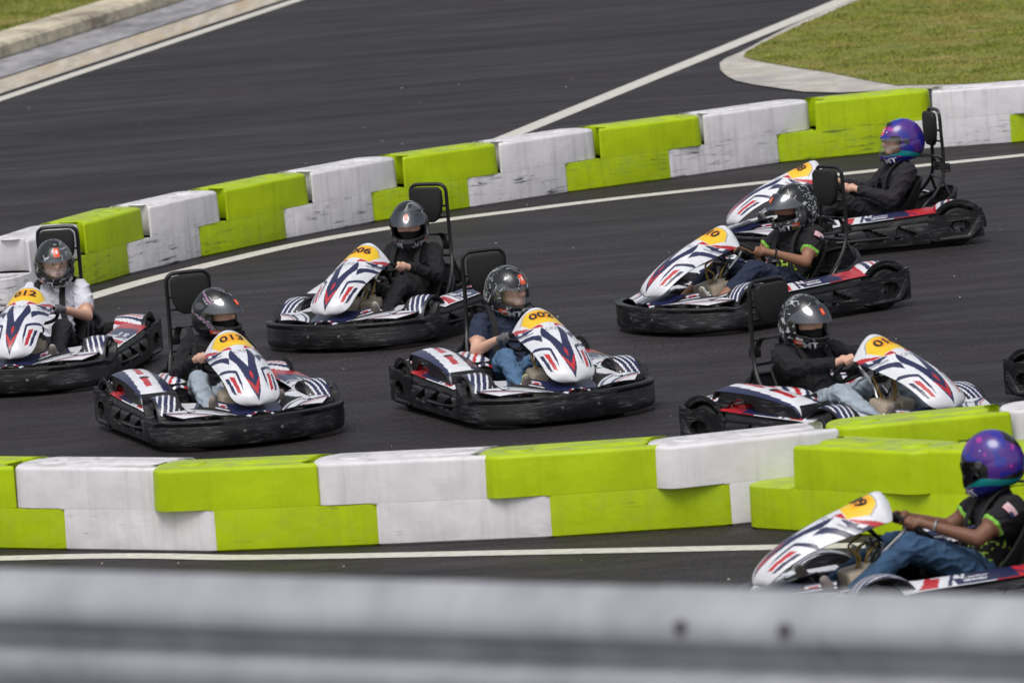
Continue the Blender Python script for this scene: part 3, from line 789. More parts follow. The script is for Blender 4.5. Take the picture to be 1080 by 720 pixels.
# ================================================================== HELMET
def helm_surface(az, el, grow=0.):
    """az 0 = front (+x), el -90..90; returns local point about helmet centre"""
    ca, sa, ce, se = cos(az), sin(az), cos(el), sin(el)
    rx = .172 if ca > 0 else .166; ry = .133; rz = .168
    p = Vector((rx*ca*ce, ry*sa*ce, rz*se))
    if se < 0:           # straighter lower part; chin bar pushed forward
        f = max(0, ca)*max(0, -se)
        p.x += .075*f*(1-.3*max(0, -se-.6)); k = 1+.10*(-se)*ce
        p.x *= k; p.y *= k*(1+.12*(-se))
    if se < -.76: p.z = -rz*.76-(-se-.76)*.12
    n = p.normalized()
    return p+n*grow
def make_helmet(parent, pos, yaw, pitch, style, visor, raised, logo=True, roll=0., seedn=1):
    rnd = random.Random(seedn*31+5)
    seed = Vector((rnd.random()*20, rnd.random()*20, rnd.random()*20))
    def design(az, el):
        p = helm_surface(az, el)*15+seed
        n1 = noise.noise(p); n2 = noise.noise(p*2.3+Vector((5, 1, 2))); n3 = noise.noise(p*.45)
        d, e = math.degrees(az), math.degrees(el)
        if -5 < e+0*d and abs(d) < 62 and e < 19 and e > 14: return 'helm_black'
        if style == 'black' and abs(abs(d)-38) < 17 and -51 < e < -30: return 'helm_black'
        if abs(d) < 12 and 28 < e < 52 and not raised:
            return 'helm_orange' if not (abs(d-1) < 3.5 and 35 < e < 45) else 'decal_white'
        if False:
            return 'helm_orange' if not (abs(d) < 3 and 37 < e < 45) else 'decal_white'
        if abs(abs(d)-60) < 13 and -43 < e < -31 and style != 'purple': return 'helm_orange' if (abs(abs(d)-60) > 8 or abs(e+37) > 2) else 'decal_white'
        if abs(abs(d)-62) < 10 and -51 < e < -46 and style == 'black': return 'helm_gold' if n1 > 0 else 'sleeve_green'
        if style == 'purple':
            if e < -28+18*math.sin(az*1.5+.6) and e > -44+18*math.sin(az*1.5+.6) and abs(d) > 25: return 'helm_teal'
            if e < -35: return 'helm_blue' if abs(d) < 110 else 'helm_black'
            if n3 > .20: return 'helm_black'
            if n1 > .50: return 'helm_magenta'
            if n1 < -.08: return 'helm_blue'
            if n2 > .66: return 'decal_white'
            if e > 70: return 'helm_teal' if n1 > 0 else 'helm_purple'
            return 'helm_purple'
        if style == 'pinkline':
            r = abs(math.sin(az*1.5+el*3.2+n3*1.4))
            if r < .10: return 'helm_pink'
            if .24 < r < .30 and n1 > 0: return 'helm_silver'
            return 'helm_grey' if n3 > .2 else 'helm_black'
        # black/grey with pale scribbles
        r = abs(n1)
        if e < 12 and r < .075 and n2 > -.15: return 'helm_silver'
        if e < 12 and n2 > .44: return 'helm_silver'
        if e >= 12 and r < .038 and n3 > -.15: return 'helm_silver'
        if abs(d) > 95 and abs(n2) < .045: return 'helm_silver'
        return 'helm_grey' if n3 > .16 else 'helm_black'
    NU, NV = 132, 78
    mb = MB(); vs = []; idx = {}
    def hole(d, e): return abs(d) < 66-.012*max(0, e+30)**1.2*0 and -25+5*(abs(d)/66)**2 < e < 19-7*(abs(d)/66)**3
    pts = []; inn = []
    for i in range(NU):
        az = -pi+2*pi*i/NU
        for j in range(NV+1):
            el = R(-66)+R(156)*j/NV
            pts.append(helm_surface(az, el)); inn.append(helm_surface(az, el, -.020))
    W_ = NV+1; N0 = len(pts); fs = []; ms = []
    solid = [[not hole(math.degrees(-pi+2*pi*(i+.5)/NU), -66+156*(j+.5)/NV) for j in range(NV)] for i in range(NU)]
    for i in range(NU):
        i2 = (i+1) % NU; az = -pi+2*pi*(i+.5)/NU
        for j in range(NV):
            if not solid[i][j]:
                continue
            el = R(-66)+R(156)*(j+.5)/NV
            fs.append((i*W_+j, i2*W_+j, i2*W_+j+1, i*W_+j+1)); ms.append(design(az, el))
            fs.append((N0+i*W_+j, N0+i*W_+j+1, N0+i2*W_+j+1, N0+i2*W_+j)); ms.append('pad_black')
            for (di, dj, a, b) in ((0, -1, i*W_+j, i2*W_+j), (0, 1, i*W_+j+1, i2*W_+j+1), (-1, 0, i*W_+j, i*W_+j+1), (1, 0, i2*W_+j, i2*W_+j+1)):
                jj = j+dj; ii = (i+di) % NU
                if jj < 0 or (jj < NV and not solid[ii][jj]): fs.append((a, b, b+N0, a+N0)); ms.append('strap_black')
    mb.add(pts+inn, fs, ms)
    # mouth vent, top vent
    grid(mb, lambda u, v: helm_surface(R(-20+40*u), R(-38+7*v), .004), 10, 4, 'strap_black', .004, 'strap_black')
    for sg in (-1, 1):
        grid(mb, lambda u, v: helm_surface(R(sg*(14+14*u)), R(58+8*v), .005), 6, 4, 'strap_black', .005, 'strap_black')
        lathe(mb, [(.0001, sg*.006), (.018, sg*.005), (.022, -sg*.004)], helm_surface(R(sg*84), R(4), .003), 'y', 'helm_grey', 14)
    h = mb.build('helmet', parent, angle=60)
    h.location = pos; h.rotation_euler = (R(roll), R(pitch), R(yaw))
    # visor
    mb = MB()
    e0, e1 = (-23, 21) if not raised else (10, 46)
    lift = 0.004 if not raised else .013
    def vz(u, v):
        a = R(-82+164*u); t = abs(u*2-1)
        lo = e0+(6*t**3 if not raised else -8*t**3); hi = e1-(12*t**3 if not raised else 32*t**3)
        p = helm_surface(a, R(lo+(hi-lo)*v), lift)
        if raised: p += Vector((.035*(1-v)*(1-t**2), 0, .004*(1-v)))
        return p
    grid(mb, vz, 40, 12, visor, .003, visor)
    vo = mb.build('visor', h)
    if raised:
        mb = MB(); grid(mb, lambda u, v: vz(.5-.035+.07*u, .42+.33*v)+(vz(.5, .5).normalized()*.003), 5, 5, lambda u, v: 'helm_orange' if not (.3 < u < .65 and .3 < v < .7) else 'decal_white', 0)
        mb.build('sticker', vo)
    if logo:
        for sg in (-1, 1):
            text_mesh('MT', .074, lambda x, y: helm_surface(R(sg*36)+sg*x*7.0*(1 if sg > 0 else 1)*sg*sg*1.0, R(-40)+y*6.5, .004) if False else helm_surface(R(sg*36)+x*6.5, R(-41)+y*6.0, .004), 'emblem', 'helm_silver' if style != 'purple' else 'decal_white', h, bold=.002)
    return h

# ================================================================== PEOPLE
class Form:
    """closed shells collected as raw lists, merged later by a voxel remesh"""
    def __init__(s): s.v = []; s.f = []
    def sphere(s, M_, nu=18, nv=10):
        o = len(s.v); s.v.append(M_ @ Vector((0, 0, 1)))
        for j in range(1, nv):
            t = pi*j/nv
            for i in range(nu):
                p = 2*pi*i/nu; s.v.append(M_ @ Vector((sin(t)*cos(p), sin(t)*sin(p), cos(t))))
        s.v.append(M_ @ Vector((0, 0, -1))); e = len(s.v)-1
        for i in range(nu):
            s.f.append((o, o+1+i, o+1+(i+1) % nu)); s.f.append((e, e-nu+(i+1) % nu, e-nu+i))
        for j in range(nv-2):
            for i in range(nu):
                a = o+1+j*nu+i; b = o+1+j*nu+(i+1) % nu; s.f.append((a, a+nu, b+nu, b))
    def mesh(s, name):
        me = bpy.data.meshes.new(name); me.from_pydata([tuple(v) for v in s.v], [], s.f); me.update(); return me
def capsule(bm, a, b, ra, rb):
    a = Vector(a); b = Vector(b); d = b-a; L_ = d.length
    if L_ > 1e-6:
        q = d.to_track_quat('Z', 'Y').to_matrix(); n = 18; o = len(bm.v)
        for p, r_ in ((a, ra), (b, rb)):
            for i in range(n): bm.v.append(p+q @ Vector((cos(2*pi*i/n)*r_, sin(2*pi*i/n)*r_, 0)))
        for i in range(n): bm.f.append((o+i, o+(i+1) % n, o+n+(i+1) % n, o+n+i))
        bm.f.append(tuple(range(o, o+n))[::-1]); bm.f.append(tuple(range(o+n, o+2*n)))
    for p, r_ in ((a, ra), (b, rb)):
        bm.sphere(Matrix.Translation(p) @ Matrix.Diagonal((r_, r_, r_, 1)))
def ball(bm, c, s, rot=(0, 0, 0)):
    bm.sphere(Matrix.Translation(c) @ Euler(rot).to_matrix().to_4x4() @ Matrix.Diagonal((*s, 1)), 26, 16)

def seg_dist(p, a, b):
    ab = b-a; t = max(0, min(1, (p-a).dot(ab)/ab.length_squared)); return (p-(a+ab*t)).length, t

def make_person(cfg):
    """kart-local skeleton of a seated driver; returns the body object"""
    g = cfg.get('build', 1.0)
    LN = Vector(cfg.get('lean', (0, 0, 0))); hip = Vector((-.42, 0, .185)); chest = Vector((-.515, 0, .46)); neck = Vector((-.535, 0, .585)); head = Vector((-.500, 0, .718))+Vector(cfg.get('head', (0, 0, 0)))+LN*1.25
    bm = Form()
    ball(bm, hip+Vector((.0, 0, .0)), (.115*g, .165*g, .105))
    ball(bm, Vector((-.455, 0, .30))+LN*.3, (.100*g, .148*g, .13), (0, -.2, 0))
    ball(bm, Vector((-.505, 0, .45))+LN*.7, (.108*g, .172*g, .14), (0, -.2, 0))
    ball(bm, Vector((-.530, 0, .535))+LN, (.075, .165*g, .06))
    capsule(bm, Vector((-.53, 0, .55))+LN, head-Vector((0.01, 0, .05)), .058, .055)
    yaw = R(cfg['yaw']); fwd = Vector((cos(yaw), sin(yaw), 0))*1.0
    FO = fwd*.046
    ball(bm, head+FO, (.100, .084, .118), (0, 0, yaw))
    lft = Vector((-sin(yaw), cos(yaw), 0))
    ball(bm, head+FO+fwd*.103+Vector((0, 0, -.022)), (.016, .014, .022), (0, 0, yaw))    # nose
    ball(bm, head+FO+fwd*.060+Vector((0, 0, -.075)), (.035, .045, .035), (0, 0, yaw))     # jaw
    bones = []
    hands = []
    for s in (1, -1):
        sh = Vector((-.530, s*.170*g, .530))+LN; an = cfg.get('hang', (100, -100))[0 if s > 0 else 1]
        a = R(an); wx = Vector((.785, 0, .62)); wc = Vector(WHEEL_C)
        grip = wc+wx*cos(a)*WHEEL_R*.98+Vector((0, sin(a)*WHEEL_R, 0))
        out = Vector((0, s, 0))
        wn = Vector((-.62, 0, .785))
        palm = grip+wn*.022+Vector((-.028, s*.012, -.012)); wr = palm+Vector((-.062, s*.035, -.022))
        # elbow by two-bone solve
        l1, l2 = cfg.get('arm', (.262, .235)); d = wr-sh; D = min(d.length, (l1+l2)*.985); dn = d.normalized()
        ca = (l1*l1+D*D-l2*l2)/(2*l1*D); pole = Vector(cfg.get('pole', (-.25, .75, -1.0))); pole = Vector((pole.x, pole.y*s, pole.z))
        pole = (pole-dn*pole.dot(dn)).normalized()
        el = sh+dn*l1*ca+pole*l1*math.sqrt(max(0, 1-ca*ca))
        sl = cfg['sleeve']  # fraction of upper arm / or 2 = long
        ru, rl = .056*g, .047*g
        if sl >= 2:
            capsule(bm, sh, el, .062*g, .052*g); capsule(bm, el, wr, .051*g, .036)
        else:
            capsule(bm, sh, el, .052*g, .040*g); capsule(bm, sh, sh.lerp(el, sl), .064*g, .066*g); capsule(bm, el, wr, .041*g, .027)
        bones.append((sh, el, 'up')); bones.append((el, wr, 'lo'))
        # hand: palm, four fingers curled round the rim, thumb from the side
        capsule(bm, wr, palm, .024, .026)
        ball(bm, palm, (.036, .020, .030), (0, .5, 0))
        tang = (wx*-sin(a)+Vector((0, cos(a), 0))).normalized()
        for k in range(4):
            f = (k-1.5)*.0185; ln = (.9, 1.05, 1., .82)[k]
            b0 = palm+tang*f*s+wn*.010+Vector((.016, 0, .004))
            rad = (grip-wc).normalized()
            kn = grip+tang*f*s+wn*.026*ln+rad*.006
            mid = grip+tang*f*s+rad*.026*ln
            tip = grip+tang*f*s-wn*.022*ln+rad*.006
            capsule(bm, b0, kn, .0102, .0095); capsule(bm, kn, mid, .0095, .0088); capsule(bm, mid, tip, .0088, .0078)
        rad = (wc-grip).normalized()
        t0 = palm+rad*.012-wn*.004; t1 = grip+rad*.022+wn*.006+tang*s*.018; t2 = grip+rad*.018-wn*.012+tang*s*.026
        capsule(bm, t0, t1, .0125, .0105); capsule(bm, t1, t2, .0105, .0090)
        bones.append((wr, palm+Vector((.05, 0, .0)), 'hand')); hands.append((wr, palm, s))
        # legs
        kz = cfg.get('knee', (.36, .36))[0 if s > 0 else 1]; kx = cfg.get('kneex', (.03, .03))[0 if s > 0 else 1]
        hp = Vector((-.40, s*.085, .19)); kn_ = Vector((kx, s*.185, kz)); ak = Vector((.40, s*.205, .150))
        capsule(bm, hp, kn_, .092*g, .064*g); capsule(bm, kn_, kn_.lerp(ak, .4), .062*g, .058*g); capsule(bm, kn_.lerp(ak, .4), ak, .058*g, .045 if cfg.get('short') is None else .036)
        capsule(bm, ak, ak+Vector((.03, 0, .0)), .036, .034)
        bones.append((hp, kn_, 'th')); bones.append((kn_, ak, 'ca'))
    me = bm.mesh('person')
    tmp = bpy.data.objects.new('person_form', me); COL.objects.link(tmp)
    md = tmp.modifiers.new('r', 'REMESH'); md.mode = 'VOXEL'; md.voxel_size = .0078
    sm = tmp.modifiers.new('s', 'SMOOTH'); sm.factor = .5; sm.iterations = 3
    dg = bpy.context.evaluated_depsgraph_get(); dg.update()
    me2 = bpy.data.meshes.new_from_object(tmp.evaluated_get(dg)); bpy.data.objects.remove(tmp); bpy.data.meshes.remove(me)
    # classify
    names = ['skin', 'shirt', 'trousers', 'hand', 'trim', 'mask']
    mats = [cfg['skin'], cfg['shirt'], cfg['trousers'], cfg.get('glove', cfg['skin']), cfg.get('trim', cfg['shirt']), (cfg.get('mask') or 'cloth_black'), 'eye_white', 'eye_dark', 'lips', cfg.get('splash', cfg['shirt'])]
    for m in mats: me2.materials.append(MATS[m])
    def classify(p):
        if p.z > .59 and (p-head).length < .17 or (p.z > .60 and abs(p.y) < .12):
            q = p-head; f = q.dot(fwd); side_ = q.dot(lft)
            if cfg.get('mask') and (q.z < -.040 or q.z > .062 or f < .05): return 5
            if q.z > .08 or f < .0: return 5
            return 0
        best = 9; bt = None; tt = 0
        for a, b, k in bones:
            d, t = seg_dist(p, a, b); d -= {'up': .058, 'lo': .045, 'hand': .03, 'th': .085, 'ca': .058}[k]
            if d < best: best, bt, tt = d, k, t
        # torso distance
        dt = min(seg_dist(p, Vector((-.42, 0, .19)), Vector((-.52, 0, .52))+LN*.9)[0]-.155, seg_dist(p, Vector((-.53, -.12, .52))+LN, Vector((-.53, .12, .52))+LN)[0]-.09)
        if bt == 'hand': return 3
        if dt < best and not (bt == 'th' and p.x > -.34):
            if p.z < .225 and p.x > -.45: return 2
            return 9 if (cfg.get('splash') and p.z < .36 and noise.noise(p*38) > .22) else 1
        if bt == 'up':
            if cfg['sleeve'] >= 2: return 1
            d = tt-cfg['sleeve']
            return 0 if d > .12 else (4 if d > .055 else 1)
        if bt == 'lo': return 1 if cfg['sleeve'] >= 2 else 0
        if bt == 'ca' and cfg.get('short') and tt > cfg['short']: return 0
        return 2
    idx = []
    for p in me2.polygons: idx.append(classify(p.center))
    me2.polygons.foreach_set('material_index', idx); me2.polygons.foreach_set('use_smooth', [True]*len(me2.polygons))
    # cloth folds
    vc = {}
    for p in me2.polygons:
        for v in p.vertices: vc[v] = p.material_index
    nrm = [v.normal.copy() for v in me2.vertices]
    sd = Vector((cfg['seed'], 3, 1))
    for v in me2.vertices:
        if vc.get(v.index, 0) in (1, 2, 4, 9):
            q = v.co*11+sd; w = noise.noise(Vector((q.x+q.z*.6, q.y*1.5, q.z*1.8)))
            r = 1-abs(w)*2.2
            v.co += nrm[v.index]*(.011*r*abs(r)-.004+.004*noise.noise(v.co*34+sd))
    # eyes, brow, lips as small pieces of the same mesh
    extra = []
    def blob(c, sz, mi):
        f_ = Form(); f_.sphere(Matrix.Translation(c) @ Matrix.Rotation(yaw, 4, 'Z') @ Matrix.Diagonal((*sz, 1)), 12, 8); extra.append((f_, mi))
    for s in (1, -1):
        blob(head+FO+fwd*.091+lft*s*.031+Vector((0, 0, .004)), (.010, .015, .008), 6)
        blob(head+FO+fwd*.098+lft*s*.031+Vector((0, 0, .004)), (.006, .007, .007), 7)
        blob(head+FO+fwd*.093+lft*s*.032+Vector((0, 0, .024)), (.008, .020, .004), 7)
    if not cfg.get('mask'): blob(head+FO+fwd*.100+Vector((0, 0, -.062)), (.008, .020, .006), 8)
    V0 = [tuple(v.co) for v in me2.vertices]; F0 = [tuple(p.vertices) for p in me2.polygons]; I0 = list(idx)
    for f_, mi in extra:
        o_ = len(V0); V0 += [tuple(v) for v in f_.v]; F0 += [tuple(a+o_ for a in f) for f in f_.f]; I0 += [mi]*len(f_.f)
    me5 = bpy.data.meshes.new('person'); me5.from_pydata(V0, [], F0)
    for m in mats: me5.materials.append(MATS[m])
    me5.polygons.foreach_set('material_index', I0); me5.polygons.foreach_set('use_smooth', [True]*len(F0)); me5.update()
    bpy.data.meshes.remove(me2); me2 = me5
    me2.name = 'person'
    o = bpy.data.objects.new('person', me2); COL.objects.link(o)
    # shoes
    for s in (1, -1):
        bs = Form()
        ak = Vector((.405, s*.205, .135))
        capsule(bs, ak+Vector((-.02, 0, -.005)), ak+Vector((.035, 0, .03)), .042, .040)
        capsule(bs, ak+Vector((.035, 0, .02)), ak+Vector((.085, s*.012, .115)), .038, .032)
        capsule(bs, ak+Vector((.085, s*.012, .115)), ak+Vector((.10, s*.016, .145)), .032, .026)
        m3 = bs.mesh('shoe')
        t2 = bpy.data.objects.new('shoe_form', m3); COL.objects.link(t2); md = t2.modifiers.new('r', 'REMESH'); md.mode = 'VOXEL'; md.voxel_size = .008
        s2 = t2.modifiers.new('s', 'SMOOTH'); s2.iterations = 2
        dg = bpy.context.evaluated_depsgraph_get(); dg.update()
        m4 = bpy.data.meshes.new_from_object(t2.evaluated_get(dg)); bpy.data.objects.remove(t2)
        m4.materials.append(MATS[cfg['shoe']]); m4.materials.append(MATS[cfg.get('sole', 'shoe_grey')])
        for p in m4.polygons:
            p.use_smooth = True
            q = p.center-ak; 
            if q.x*.9-q.z*.45 > .024: p.material_index = 1
        m4.name = 'shoe'; so = bpy.data.objects.new('shoe', m4); COL.objects.link(so); so.parent = o
    # watch / bracelet
    if cfg.get('wrist'):
        wr, palm, s = hands[0] if cfg['wrist'][1] > 0 else hands[1]
        mb = MB(); d = (palm-wr).normalized(); c = wr-d*.012
        a_ = d.orthogonal().normalized(); b_ = d.cross(a_)
        tube(mb, [c+(a_*cos(t)+b_*sin(t))*.031 for t in [2*pi*i/16 for i in range(17)]], .0075, cfg['wrist'][0], k=1, seg=6)
        mb.build('bracelet', o)
    if cfg.get('flag'):
        s = cfg['flag']; up, eb, _ = [b for b in bones if b[2] == 'up'][0 if s > 0 else 1]
        d = (eb-up).normalized(); outw = Vector((.15, s, .25)); outw = (outw-d*outw.dot(d)).normalized(); cr = d.cross(outw)*s
        c0 = up+d*.055
        def fg(u, v):
            a = (u-.5)*1.0; return c0+d*(.5-v)*-.042*-1+(outw*cos(a)+cr*sin(a))*.079*g
        mb = MB(); grid(mb, fg, 16, 14, lambda u, v: 'decal_navy' if (u < .45 and v < .5) else ('decal_red' if int(v*14) % 2 == 0 else 'decal_white'), 0)
        mb.build('flag_patch', o)
    make_helmet(o, head+Vector((.0, 0, -.006)), cfg['yaw'], cfg.get('pitch', 8), cfg['helm'], cfg['visor'], cfg['raised'], roll=cfg.get('roll', 0), seedn=cfg['seed'])
    return o

# ================================================================== PLACE KARTS AND DRIVERS
def copy_tree(o, parent=None):
    c = o.copy(); COL.objects.link(c); c.parent = parent
    for ch in list(o.children): copy_tree(ch, c)
    return c

GROUP = 'racing karts on the track'
PL = 'people driving karts'
# name: x, y, heading, number, kart label, driver config
KARTS = [
 (0.118, 46.40, -71.3, '002', 'kart numbered 002 facing right, in the middle of the picture, its driver in navy',
   dict(seed=1, lean=(.0, .03, 0), yaw=24, pitch=10, helm='black', visor='visor_clear', raised=False, skin='skin', shirt='cloth_navy', trousers='denim_blue', glove='glove_grey', sleeve=.55, shoe='shoe_lime', mask=None, hang=(80, -80)),
   'person in navy t-shirt, blue jeans and grey gloves driving kart 002'),
 (-1.825, 46.50, -73.9, '013', 'kart numbered 013 facing right, nearest kart at the left of the track',
   dict(seed=2, lean=(.06, .055, 0), yaw=36, pitch=6, helm='pinkline', visor='visor_smoke', raised=True, skin='skin', shirt='cloth_black', trousers='denim_pale', sleeve=2, shoe='shoe_tan', mask='cloth_black', hang=(75, -70), build=.95),
   'person in black hoodie and pale jeans, helmet with pink lines, driving kart 013'),
 (-3.215, 49.95, -100.3, '012', 'kart numbered 012 at the left edge of the picture, facing the camera',
   dict(seed=3, lean=(.0, .03, .022), yaw=22, pitch=8, helm='black', visor='visor_clear', raised=False, skin='skin', shirt='cloth_white', trousers='cloth_charcoal', glove='glove_grey', sleeve=.62, shoe='shoe_white', mask=None, hang=(80, -80)),
   'person in white t-shirt and grey gloves driving kart 012 at the left edge'),
 (-.882, 50.95, -117.6, '006', 'kart numbered 006 facing left, behind the karts 013 and 002',
   dict(seed=4, yaw=22, pitch=8, helm='black', visor='visor_smoke', raised=True, skin='skin', shirt='cloth_black', trousers='cloth_black', sleeve=2, shoe='shoe_white', mask='cloth_black', hang=(80, -80), build=.95),
   'person dressed all in black, hands bare, driving kart 006'),
 (1.600, 50.25, -145.4, '010', 'kart with a faint 0 on its plate heading left, driver with green sleeve bands',
   dict(seed=5, yaw=-6, pitch=8, helm='black', visor='visor_smoke', raised=True, skin='skin_brown', shirt='cloth_black', trousers='cloth_navy', sleeve=.55, trim='sleeve_green', splash='lime_cloth', shoe='shoe_white', mask='cloth_black', hang=(85, -75), flag=1, short=.62, wrist=('strap_black', 1)),
   'person in black shirt with green sleeve bands and flag patch, dark helmet, bare forearms'),
 (2.437, 54.10, -167.5, '008', 'farthest kart, heading left in front of the lime and white wall at upper right',
   dict(seed=6, yaw=6, pitch=8, helm='purple', visor='visor_clear', raised=False, skin='skin', shirt='cloth_charcoal', trousers='cloth_black', sleeve=2, shoe='shoe_white', mask=None, hang=(95, -80), head=(-.06, 0, .03), build=1.1),
   'person in dark grey long-sleeved top and purple teal helmet in the farthest kart'),
 (2.060, 43.70, -52.0, '016', 'kart heading right just behind the near wall, driver in pale jeans',
   dict(seed=7, yaw=0, pitch=8, helm='black', visor='visor_smoke', raised=True, skin='skin', shirt='cloth_black', trousers='denim_pale', sleeve=2, shoe='shoe_tan', mask='cloth_black', hang=(45, -45), pole=(-.2, 1.0, -.3), knee=(.36, .33)),
   'person in black long-sleeved top and pale jeans, raised visor, just behind the near wall'),
 (1.914, 37.24, -166.0, '009', 'nearest kart at the lower right, partly cut off by the picture edge and guardrail',
   dict(seed=8, head=(.0, .0, .035), yaw=-42, pitch=20, helm='purple', visor='visor_dark', raised=False, skin='skin_dark', shirt='cloth_black', trousers='denim_dark', sleeve=.5, trim='sleeve_green', splash='lime_cloth', shoe='shoe_grey', mask=None, hang=(60, -60), flag=1, knee=(.40, .36), kneex=(.03, .0), wrist=('watch_steel', 1), build=1.05),
   'person in black t-shirt and blue jeans, purple helmet bowed, in the nearest kart'),
]
K0 = build_kart()
ALLK = [K0]+[copy_tree(K0) for _ in range(8)]
for (x, y, h, num, klabel, cfg, plabel) in KARTS:
    k = ALLK.pop(0)
    k.location = (x, y, 0); k.rotation_euler = (0, 0, R(h)); tag(k, klabel, 'kart', GROUP)
    nose = [c for c in k.children if c.name.startswith('nose_fairing')][0]
    text_mesh(num, .105, lambda a, b: fair(.795+b/.80, a/.168, .005), 'race_number', 'ink', nose, bold=.0015)
    p = make_person(cfg); p.location = (x, y, 0); p.rotation_euler = (0, 0, R(h)); tag(p, plabel, 'person', PL)
# ninth kart, only its tail in view at the right edge
k = ALLK.pop(0); k.location = Vector((2.078, 43.7, 0))+ground(1046, 407)-ground(711, 457); k.rotation_euler = (0, 0, R(-50)); tag(k, 'kart cut off by the right edge of the picture, only its black tail showing', 'kart', GROUP)

# ================================================================== BARRIER BLOCKS
def block(name, p0, p1, mname, flip, label, group):
    """p0,p1 front bottom corners of the lower half; flip: upper half shifted towards p1"""
    L_ = (p1-p0).length; d = (p1-p0).normalized(); h = .24; w = .42; r = w/2; sh = .255 if not flip else .25
    nrm = Vector((-d.y, d.x, 0))           # away from the camera side
    if nrm.y < 0: nrm = -nrm
    g = .010; NA = 9
    def outline(a, b, convex_at_a, inset=0., gap=0.):
        """plan outline from a to b along u; round nose at one end, hollow at the other; u,v with v 0..w"""
        i = inset; dep = .13
        if convex_at_a:
            nose = [(a+g-dep*sin(pi*k/NA), (1-cos(pi*k/NA))*r) for k in range(NA+1)]       # v 0->w
            hol = [(b-g-gap-dep*sin(pi*k/NA), (1-cos(pi*k/NA))*r) for k in range(NA+1)]
        else:
            nose = [(a+g+gap+dep*sin(pi*k/NA), (1-cos(pi*k/NA))*r) for k in range(NA+1)]
            hol = [(b-g+dep*sin(pi*k/NA), (1-cos(pi*k/NA))*r) for k in range(NA+1)]
        def soft(l, sg_):
            h0_ = l[0][0]
            return [(h0_+sg_*.020, 0), (h0_+sg_*.007, .005), (h0_, .018)]+l[1:-1]+[(h0_, w-.018), (h0_+sg_*.007, w-.005), (h0_+sg_*.020, w)]
        if convex_at_a: hol = soft(hol, -1)
        else: nose = soft(nose, 1)
        pts = nose+hol[::-1]
        # clamp sides inward by inset
        cu = (a+b)/2
        return [(cu+(u-cu)*(1-2*i/(b-a)), r+(v-r)*(1-2*i/w)) for u, v in pts]
    n_ = nrm
    bm = bmesh.new()
    def slab(a, b, cx, z0, z1, i0, i1, e0, e1, gap=0.):
        levels = [(z0, i0+e0), (z0+e0*1.0, i0), (z1-e1, i1), (z1-e1*.62, i1+e1*.08), (z1-e1*.29, i1+e1*.29), (z1-e1*.08, i1+e1*.62), (z1, i1+e1)]
        rings = []
        for z, i in levels:
            rings.append([bm.verts.new((u, v, z)) for u, v in outline(a, b, cx, i, gap)])
        n = len(rings[0])
        for q in range(len(rings)-1):
            for k in range(n):
                bm.faces.new((rings[q][k], rings[q][(k+1) % n], rings[q+1][(k+1) % n], rings[q+1][k]))
        bm.faces.new(rings[0][::-1]); bm.faces.new(rings[-1])
    c_up_at_a = not flip
    us = (-sh*L_, (1-sh)*L_) if not flip else (sh*L_, (1+sh)*L_)
    slab(us[0], us[1], c_up_at_a, h+.002, 2*h, .003, .009, .0008, .024, .042 if not flip else .055)
    slab(0, L_, flip, 0, h-.002, .0, .003, .012, .0008, .010)
    lo, hi = max(us[0], 0)+.02, min(us[1], L_)-.05
    lo = max(us[0], 0)+(.008 if not flip else .045); hi = min(us[1], L_)-(.045 if not flip else .008)
    q8 = [bm.verts.new((u, v, z)) for z in (h-.0022, h+.0022) for u, v in ((lo, .0035), (hi, .0035), (hi, w-.0035), (lo, w-.0035))]
    for f in ((0, 1, 5, 4), (1, 2, 6, 5), (2, 3, 7, 6), (3, 0, 4, 7)): bm.faces.new([q8[i] for i in f])
    # plug disc and long shallow pad on top
    cu = us[0]+r*.55 if c_up_at_a else us[1]-r*.55
    for cc, ra in ((cu, .085),):
        ring = [bm.verts.new((cc+ra*cos(t), r+ra*sin(t), 2*h-.002)) for t in [2*pi*i/24 for i in range(24)]]
        ring2 = [bm.verts.new((cc+ra*.93*cos(t), r+ra*.93*sin(t), 2*h+.009)) for t in [2*pi*i/24 for i in range(24)]]
        for i in range(24): bm.faces.new((ring[i], ring[(i+1) % 24], ring2[(i+1) % 24], ring2[i]))
        bm.faces.new(ring2)
    # long raised pad
    cc = (us[0]+us[1])/2+(.12*L_ if c_up_at_a else -.12*L_); hl, hw = .22*L_, .10
    pad = [(cc+sx*hl+sx*0, r+sy*hw) for sx, sy in ((-1, -1), (1, -1), (1, 1), (-1, 1))]
    padr = []
    for k in range(28):
        t = 2*pi*k/28; padr.append((cc+hl*math.copysign(abs(cos(t))**.45, cos(t)), r+hw*math.copysign(abs(sin(t))**.6, sin(t))))
    r1 = [bm.verts.new((a, b, 2*h-.003)) for a, b in padr]; r2 = [bm.verts.new((cc+(a-cc)*.95, r+(b-r)*.88, 2*h+.006)) for a, b in padr]
    for i in range(28): bm.faces.new((r1[i], r1[(i+1) % 28], r2[(i+1) % 28], r2[i]))
    bm.faces.new(r2)
    if n_.cross(Vector((0, 0, 1))).dot(d) > 0 or True:
        pass
    bmesh.ops.triangulate(bm, faces=[f for f in bm.faces if len(f.verts) > 4])
    bmesh.ops.recalc_face_normals(bm, faces=bm.faces)
    for f in bm.faces: f.smooth = True
    for e in bm.edges:
        if len(e.link_faces) == 2 and e.calc_face_angle(0) > R(38): e.smooth = False
    me = bpy.data.meshes.new(name); bm.to_mesh(me); bm.free(); me.materials.append(MATS[mname])
    o = bpy.data.objects.new(name, me); COL.objects.link(o)
    o.location = p0; o.rotation_euler = (0, 0, math.atan2(d.y, d.x))
    tag(o, label, 'barrier', group)
    return o

